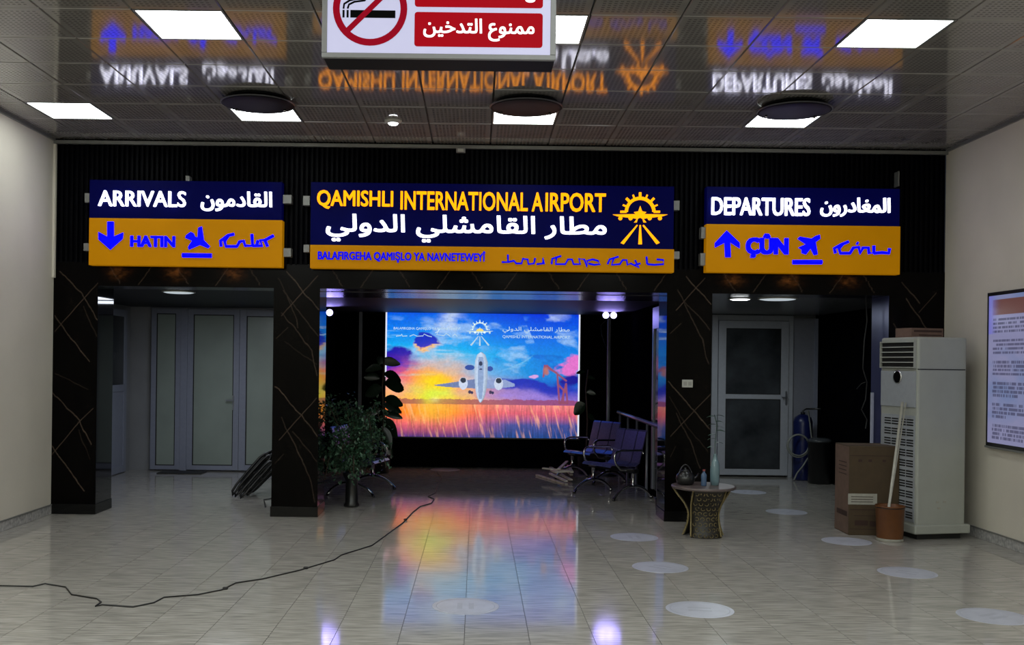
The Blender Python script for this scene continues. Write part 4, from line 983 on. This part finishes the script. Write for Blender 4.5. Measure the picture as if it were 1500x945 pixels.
for ang, rb in ((-PI / 2, .20), (PI * .80, .20), (PI * .18, .20)):
    o = flare(ang, .335 if ang < 0 else .22, rb, .30, 'leg_panel', M['wicker'])
    # gilded lattice: curls standing proud of the panel
    lm = MB(); w0 = .32 if ang < 0 else .21
    for i in range(9):
        for j in range(5):
            s = (i + .5) / 9; r = rb - .05 * math.sin(PI * min(1, s * 1.15)) + (.30 - rb) * max(0, s - .45) ** 2 * 3.3 + .003
            a = ang + ((j + .5 + (.25 if i % 2 else -.25)) / 5 - .5) * w0 * .86 / r
            pts = []
            for q in range(7):
                th = q / 6 * 1.5 * PI + (i * 1.3 + j); aa = a + .019 / r * math.cos(th); pts.append((r * math.cos(aa), r * math.sin(aa), s * (ZT - .03) + .017 * math.sin(th)))
            lm.tube(pts, .0034, 4)
    l_ = lm.build('lattice', M['wicker_gold'], o); l_['kind'] = 'stuff'
    ed = MB()
    for sg in (-1, 1):
        pts = []
        for k in range(13):
            s = k / 12; r = rb - .05 * math.sin(PI * min(1, s * 1.15)) + (.30 - rb) * max(0, s - .45) ** 2 * 3.3; a = ang + sg * (.335 if ang < 0 else .22) / 2 / r; pts.append((r * math.cos(a), r * math.sin(a), max(.009, s * (ZT - .03))))
        ed.tube(pts, .009, 6)
    ed.build('edge_cane', M['wicker_gold'], o)
def onT(px, dy): return Vector((P(px, 700, tc_.y + dy).x, tc_.y + dy, ZT))
p = onT(1047, .02); t = thing('glass_vase', 'tall pale glass vase on the wicker table', 'vase', p)
MB().lathe([(.038, 0), (.045, .05), (.047, .15), (.042, .22), (.022, .27), (.018, .30), (.022, .31)], 20, cap=True).build('body', M['pale_glass'], t)
tw = thing('green_sprig', 'thin green leafy sprig standing in the tall glass vase', 'plant', (p.x, p.y, ZT + .302))
MB().tube([(0, 0, -.0), (.0, 0, .12), (.015, 0, .3), (-.01, 0, .4)], .004, 5).build('stem', M['sprig'], tw)
for k, (x_, z_, d_) in enumerate(((0, .08, -1), (0, .12, 1), (.01, .2, -1), (.01, .24, 1), (.01, .30, -1), (.0, .33, 1), (0, .38, -1), (0, .39, 1), (0, .28, 1), (0, .16, -1))): bigleaf(MB(), Vector((x_, 0, z_)), Vector((d_, random.uniform(-.4, .4), .25)).normalized(), .09, .016).build('leaf', M['sprig'], tw)
p = onT(1031, -.05); t = thing('water_bottle', 'small blue plastic water bottle on the wicker table', 'bottle', p)
MB().lathe([(.025, 0), (.028, .01), (.028, .05), (.026, .06), (.028, .07), (.028, .11), (.012, .135), (.011, .145)], 16).build('body', M['bottle_blue'], t); MB().lathe([(.013, .145), (.013, .162)], 12).build('cap', M['cap'], t)
p = onT(1004, .03); t = thing('black_pot', 'rounded black kettle standing at the left of the wicker table', 'kettle', p)
MB().lathe([(.06, 0), (.085, .02), (.095, .06), (.085, .10), (.05, .13), (.045, .135)], 24).build('body', M['pot'], t)
MB().lathe([(.05, .136), (.03, .15), (.01, .155), (.012, .17)], 16).build('lid', M['pot'], t)
MB().tube(arc((-.07, 0, .10), (0, 0, .30), (.07, 0, .10)), .007, 6).build('handle', M['blackmetal'], t)
MB().tube([(.07, -.02, .05), (.11, -.03, .09), (.125, -.035, .12)], [.014, .01, .007], 8).build('spout', M['blackmetal'], t)

# socket on the third pillar
p = P(1007, 562, D - .01); t = thing('socket_plate', 'small white socket plate on the third marble pillar', 'socket', (p.x, D - .003, p.z))
MB().box(-.058, .058, -.012, -.001, -.042, .042).build('plate', M['plastic_white'], t, bevel=.004)
for s_ in (-1, 1): MB().box(s_ * .025 - .018, s_ * .025 + .018, -.014, -.0125, -.022, .022).build('switch', mat('dull_switch', (.3, .3, .27), .4), t)

# ================================================================== RIGHT PASSAGE THINGS
b = G(1175, 703); t = thing('blue_cylinder', 'tall dark blue cylinder standing beside the departures door', 'gas cylinder', (b.x, b.y, 0))
MB().lathe([(.13, 0), (.14, .02), (.14, .86), (.12, .93), (.06, .97), (.03, .98)], 28).build('body', M['blue_drum'], t)
MB().tube([(0, 0, .97), (0, 0, 1.03), (.05, 0, 1.06), (.26, 0, 1.06)], .014, 8).build('handle', M['blackmetal'], t)
MB().lathe([(.035, .975), (.035, 1.01)], 12).build('valve', M['blackmetal'], t)
hs = thing('coiled_hose', 'pale hose coiled and hanging on the dark blue cylinder', 'hose', (b.x - .07, b.y - .17, .5))
c = Vector((-.05, 0, .02))
for k, (r, dz) in enumerate(((.165, 0), (.15, .01))): MB().tube([c + Vector((r * math.cos(2 * PI * j / 28), -.012 * k, dz + r * 1.02 * math.sin(2 * PI * j / 28))) for j in range(28)], .011, 6, closed=True).build('coil', M['hose'], hs)
MB().tube([(.10, .03, .54), (.12, 0, .35), (.15, 0, .1), (.12, 0, -.12), (.02, 0, -.28), (-.06, 0, -.38), (-.10, .02, -.485)], .012, 6).build('loose_end', M['hose'], hs)
b = Vector((4.99, 14.35, 0)); t = thing('black_bin', 'black bin against the dark wall right of the blue cylinder', 'bin', (b.x, b.y, 0))
MB().lathe([(.13, 0), (.16, .01), (.165, .60), (.17, .60)], 28).build('body', M['blackmetal'], t); MB().lathe([(.175, .601), (.17, .63), (.12, .655), (.02, .66)], 28).build('lid', mat('grey_black_lid', (.05, .055, .06), .25), t)  # lid is a lighter grey-black than the body
# white upright tube with cables by the pillar reveal
p0 = P(1277, 655, 10.55); p1 = P(1277, 575, 10.55)
xx = p0.x
t = thing('white_conduit', 'white upright plastic tube beside the blue pillar edge', 'pipe', (4.40, 11.0, 0)); MB().box(4.385, 4.415, 10.98, 11.01, 0, P(1277, 575, 11.0).z).build('tube', M['pvc'], t, world=True, bevel=.004)
t = thing('hanging_cable', 'thin dark cable dangling beside the blue pillar edge', 'cable', (4.34, 11.05, 1.2))
pts = [P(*q, 11.05) for q in ((1268, 440), (1270, 470), (1266, 500), (1264, 540), (1270, 560), (1268, 585), (1262, 600), (1270, 615), (1268, 628))]; pts[0].z = ZO + .005
MB().tube(pts, .006, 6).build('cable', M['cable'], t, world=True)
MB().tube([P(1268, 560, 11.05), P(1262, 562, 11.05), P(1255, 570, 11.05)], .005, 6).build('loose_end', M['cable'], t, world=True)

# ================================================================== AIR CONDITIONER
rzA = math.radians(12)
A0 = Vector((4.335, 9.72, 0))      # nearest lower corner; front face runs along +local v, side along +local u
t = thing('floor_air_conditioner', 'tall cream floor-standing air conditioner by the right wall', 'air conditioner', A0, rzA)
W_, FD = .55, .60      # side depth (local x), front width (local y)
MB().box(0, W_, 0, FD, .12, 2.00).build('body', M['cream_plastic'], t, bevel=.02)
MB().box(.0, W_ + .0, -.006, .0, .10, .105).build('side_seam', M['cream_dark'], t)
MB().box(-.03, W_ + .04, -.03, FD + .02, .06, .15).build('base', M['cream_plastic'], t, bevel=.012)
MB().box(.04, W_ - .02, .04, FD - .04, 0, .065).build('feet', M['slot'], t)
MB().box(-.012, -.0005, .02, FD - .02, 1.30, 1.66).build('front_panel', M['cream_dark'], t, bevel=.004)
MB().box(-.004, W_ - .02, -.004, -.0005, 1.675, 1.685).build('side_seam', M['slot'], t)
MB().box(-.006, -.0005, .03, FD - .03, 1.69, 1.955).build('outlet_recess', M['slot'], t)
for k in range(6): MB().box(-.030, -.006, .03, FD - .03, 1.692 + k * .051, 1.702 + k * .051, mtx=None).build('vent_slat', M['cream_plastic'], t)
for y_ in (.022, FD - .03): MB().box(-.030, -.0005, y_ - .0, y_ + .008, 1.69, 1.96).build('vent_side', M['cream_plastic'], t)
mt = Matrix.Translation((-.012, .30, 1.60)) @ Matrix.Rotation(-PI / 2, 4, 'Y')
MB().lathe([(.07, 0), (.07, .006), (.055, .010)], 24, mtx=mt).build('badge', M['chrome'], t)
mt2 = Matrix.Translation((-.023, .30, 1.60)) @ Matrix.Rotation(-PI / 2, 4, 'Y')
MB().lathe([(.045, 0), (.04, .003)], 20, mtx=mt2).build('display', M['sign_black'], t)
MB().box(-.006, -.0005, .03, FD - .03, .17, 1.22).build('intake_grille', M['cream_dark'], t)
z_ = .20
for k in range(10):
    g_ = MB()
    for j in range(3):
        for i in range(4): g_.box(-.0075, -.0061, .05 + i * .12, .05 + i * .12 + .105, z_ + j * .026, z_ + j * .026 + .014)
    g_.build('intake_slots', M['slot'], t); z_ += .102
for (u_, v_) in ((.22, .36), (.30, .36), (.24, .30)): MB().box(u_, u_ + .03, -.003, -.0004, v_, v_ + .02).build('worn_sticker', M['paper'], t)
mtx = Matrix.Translation(A0) @ Matrix.Rotation(rzA, 4, 'Z')
q = mtx @ Vector((.25, .33, 2.0)); t = thing('small_carton', 'flat brown carton lying on top of the air conditioner', 'cardboard box', q, rzA + .05)
MB().box(-.19, .19, -.12, .12, 0, .095).build('carton', M['card_light'], t, bevel=.003)
MB().box(-.16, .17, -.1215, -.1202, .055, .075).build('print_band', M['card_ink'], t); MB().box(-.10, .17, -.1215, -.1202, .02, .030).build('print_band', M['card_ink'], t)
MB().box(-.19, .19, -.02, .02, .0952, .0962).build('tape', M['card'], t)

# ================================================================== CARTON, BUCKET, STICKS
b = G(1243, 784); t = thing('tall_carton', 'tall brown cardboard box on the floor left of the air conditioner', 'cardboard box', (b.x, b.y, 0), -.02)
BW, BD, BH = .50, .42, .90
MB().box(0, BW, 0, BD, 0, BH - .001).build('carton', M['card'], t, bevel=.004)
MB().box(-.0012, -.0002, .01, BD - .01, .01, BH - .01).build('side_print', M['card_light'], t)
MB().box(.0, BW, -.0015, -.0003, BH - .10, BH - .095).build('flap_crease', M['card_ink'], t)
MB().box(-.0, BW, BD / 2 - .03, BD / 2 + .03, BH, BH + .001).build('tape', M['card_light'], t)
MB().box(-.01, .28, -.003, -.0003, .31, .42).build('paper_label', M['paper'], t)
for z_ in (.385, .36, .335): MB().box(.02, .24, -.0045, -.0031, z_, z_ + .006).build('label_line', M['card_ink'], t)
for x_ in (.09, .19, .33): MB().box(x_, x_ + .035, -.0016, -.0003, BH - .16, BH - .135).build('print_mark', M['card_ink'], t)
for (a_, c_, z0_, z1_) in ((.01, .49, .255, .262), (.05, .36, .195, .20), (.06, .19, .10, .15), (.21, .48, .09, .145), (.01, .49, .06, .065)): MB().box(a_, c_, -.0016, -.0003, z0_, z1_).build('print_band', M['card_ink'], t)
MB().box(-.0024, -.0013, .05, .35, .18, .23).build('print_band', M['card_ink'], t)
for z_ in (.60, .64, .68, .72): MB().box(-.0024, -.0013, .08, .30, z_, z_ + .008).build('print_mark', M['card_ink'], t)
bc = Vector((4.07, 9.70, 0)); t = thing('plastic_bucket', 'orange-brown plastic bucket between the tall carton and air conditioner', 'bucket', bc)
MB().lathe([(.118, 0), (.122, .02), (.134, .33), (.140, .335), (.138, .345), (.128, .34), (.118, .03), (.02, .025)], 32).build('body', M['bucket'], t)
MB().lathe([(.121, .0), (.128, .006), (.125, .028)], 32, cap=False).build('pale_foot_ring', M['paper'], t)
MB().tube([(.135 * math.cos(a), .135 * math.sin(a), .325 + .0 * a) for a in [PI + PI * k / 10 for k in range(11)]], .004, 6).build('handle', M['blackmetal'], t)
for k, (top, bot, lb, r) in enumerate((((1322, 589), (1303, 738), 'thick pale stick leaning from the bucket onto the air conditioner', .013), ((1327, 590), (1307, 735), 'thinner pale stick standing behind the thick one in the bucket', .007))):
    B = Vector((bc.x + .0 + .03 * k, bc.y - .03 + .05 * k, .045)); Tp = P(*top, 9.81 + .0 * k); a = P(*bot, bc.y)
    s = (B.z - Tp.z) / (a.z - Tp.z); 
    low = Vector((Tp.x + (a.x - Tp.x) * s, B.y, B.z))
    t = thing('long_stick', lb, 'stick', low); MB().tube([low, Tp], r, 10).build('shaft', M['stick'], t, world=True)
    MB().lathe([(r + .002, 0), (r + .003, .01), (r + .001, .03)], 10).build('ferrule', M['plastic_white'], t).location = tuple(Vector((0, 0, -.005)))

# ================================================================== FLOOR STICKERS AND CABLE
spots = [(682, 888, 'white round floor sticker in the reflection of the picture screen'), (1025, 893, 'white round floor sticker, nearest one right of the screen reflection'), (967, 831, 'white round floor sticker, second nearest right of the screen reflection'), (929, 787, 'white round floor sticker left of the wicker table'), (1329, 839, 'white round floor sticker in front of the air conditioner'), (1455, 903, 'white round floor sticker at the lower right corner'), (1240, 793, 'white round floor sticker in front of the tall carton'), (1152, 750, 'white round floor sticker between wicker table and tall carton'), (1096, 721, 'white round floor sticker nearest the departures door'), (652, 688, 'faint round floor sticker at the far end before the picture wall')]
fs_ = None
for px, py, lb in spots:
    p = G(px, py)
    if fs_ is None:
        fs_ = thing('floor_sticker', lb, 'floor sticker', (p.x, p.y, 0), group='round floor stickers')
        MB().lathe([(.233, 0), (.233, .001), (.231, .0014)], 44).build('disc', M['sticker'], fs_)
        MB().lathe([(.205, .0015), (.205, .0018), (.20, .0018)], 44, cap=False).build('printed_ring', M['ink'], fs_)
        for s_ in (-1, 1): MB().box(s_ * .04 - .018, s_ * .04 + .018, -.08, .08, .0015, .0019).build('printed_mark', M['ink'], fs_)
    else: dup(fs_, (p.x, p.y, 0), random.uniform(0, 3), lb)
pts = [(-120, 862), (0, 858), (48, 859), (66, 855), (96, 860), (105, 871), (142, 877), (148, 882), (140, 888), (150, 886), (195, 889), (225, 883), (240, 875), (290, 871), (325, 864), (345, 854), (385, 848), (440, 835), (490, 820), (500, 813), (545, 799), (590, 766), (605, 750), (615, 742), (632, 737), (636, 731), (627, 727), (638, 722), (641, 712), (647, 700), (640, 692)]
t = thing('floor_cable', 'long thin black cable snaking across the floor to the picture bay', 'cable', tuple(G(325, 864)))
MB().tube([G(a, b, .006) for a, b in pts], .0055, 6).build('cord', M['cable'], t, world=True)
for a, b in ((448, 833), (330, 863), (594, 762)): q = G(a, b, .006); MB().lathe([(.006, -.02), (.011, -.012), (.011, .012), (.006, .02)], 8, mtx=Matrix.Translation(q + Vector((0, 0, .006))) @ Matrix.Rotation(PI / 2, 4, 'Y')).build('taped_joint', M['cable'], t, world=True)
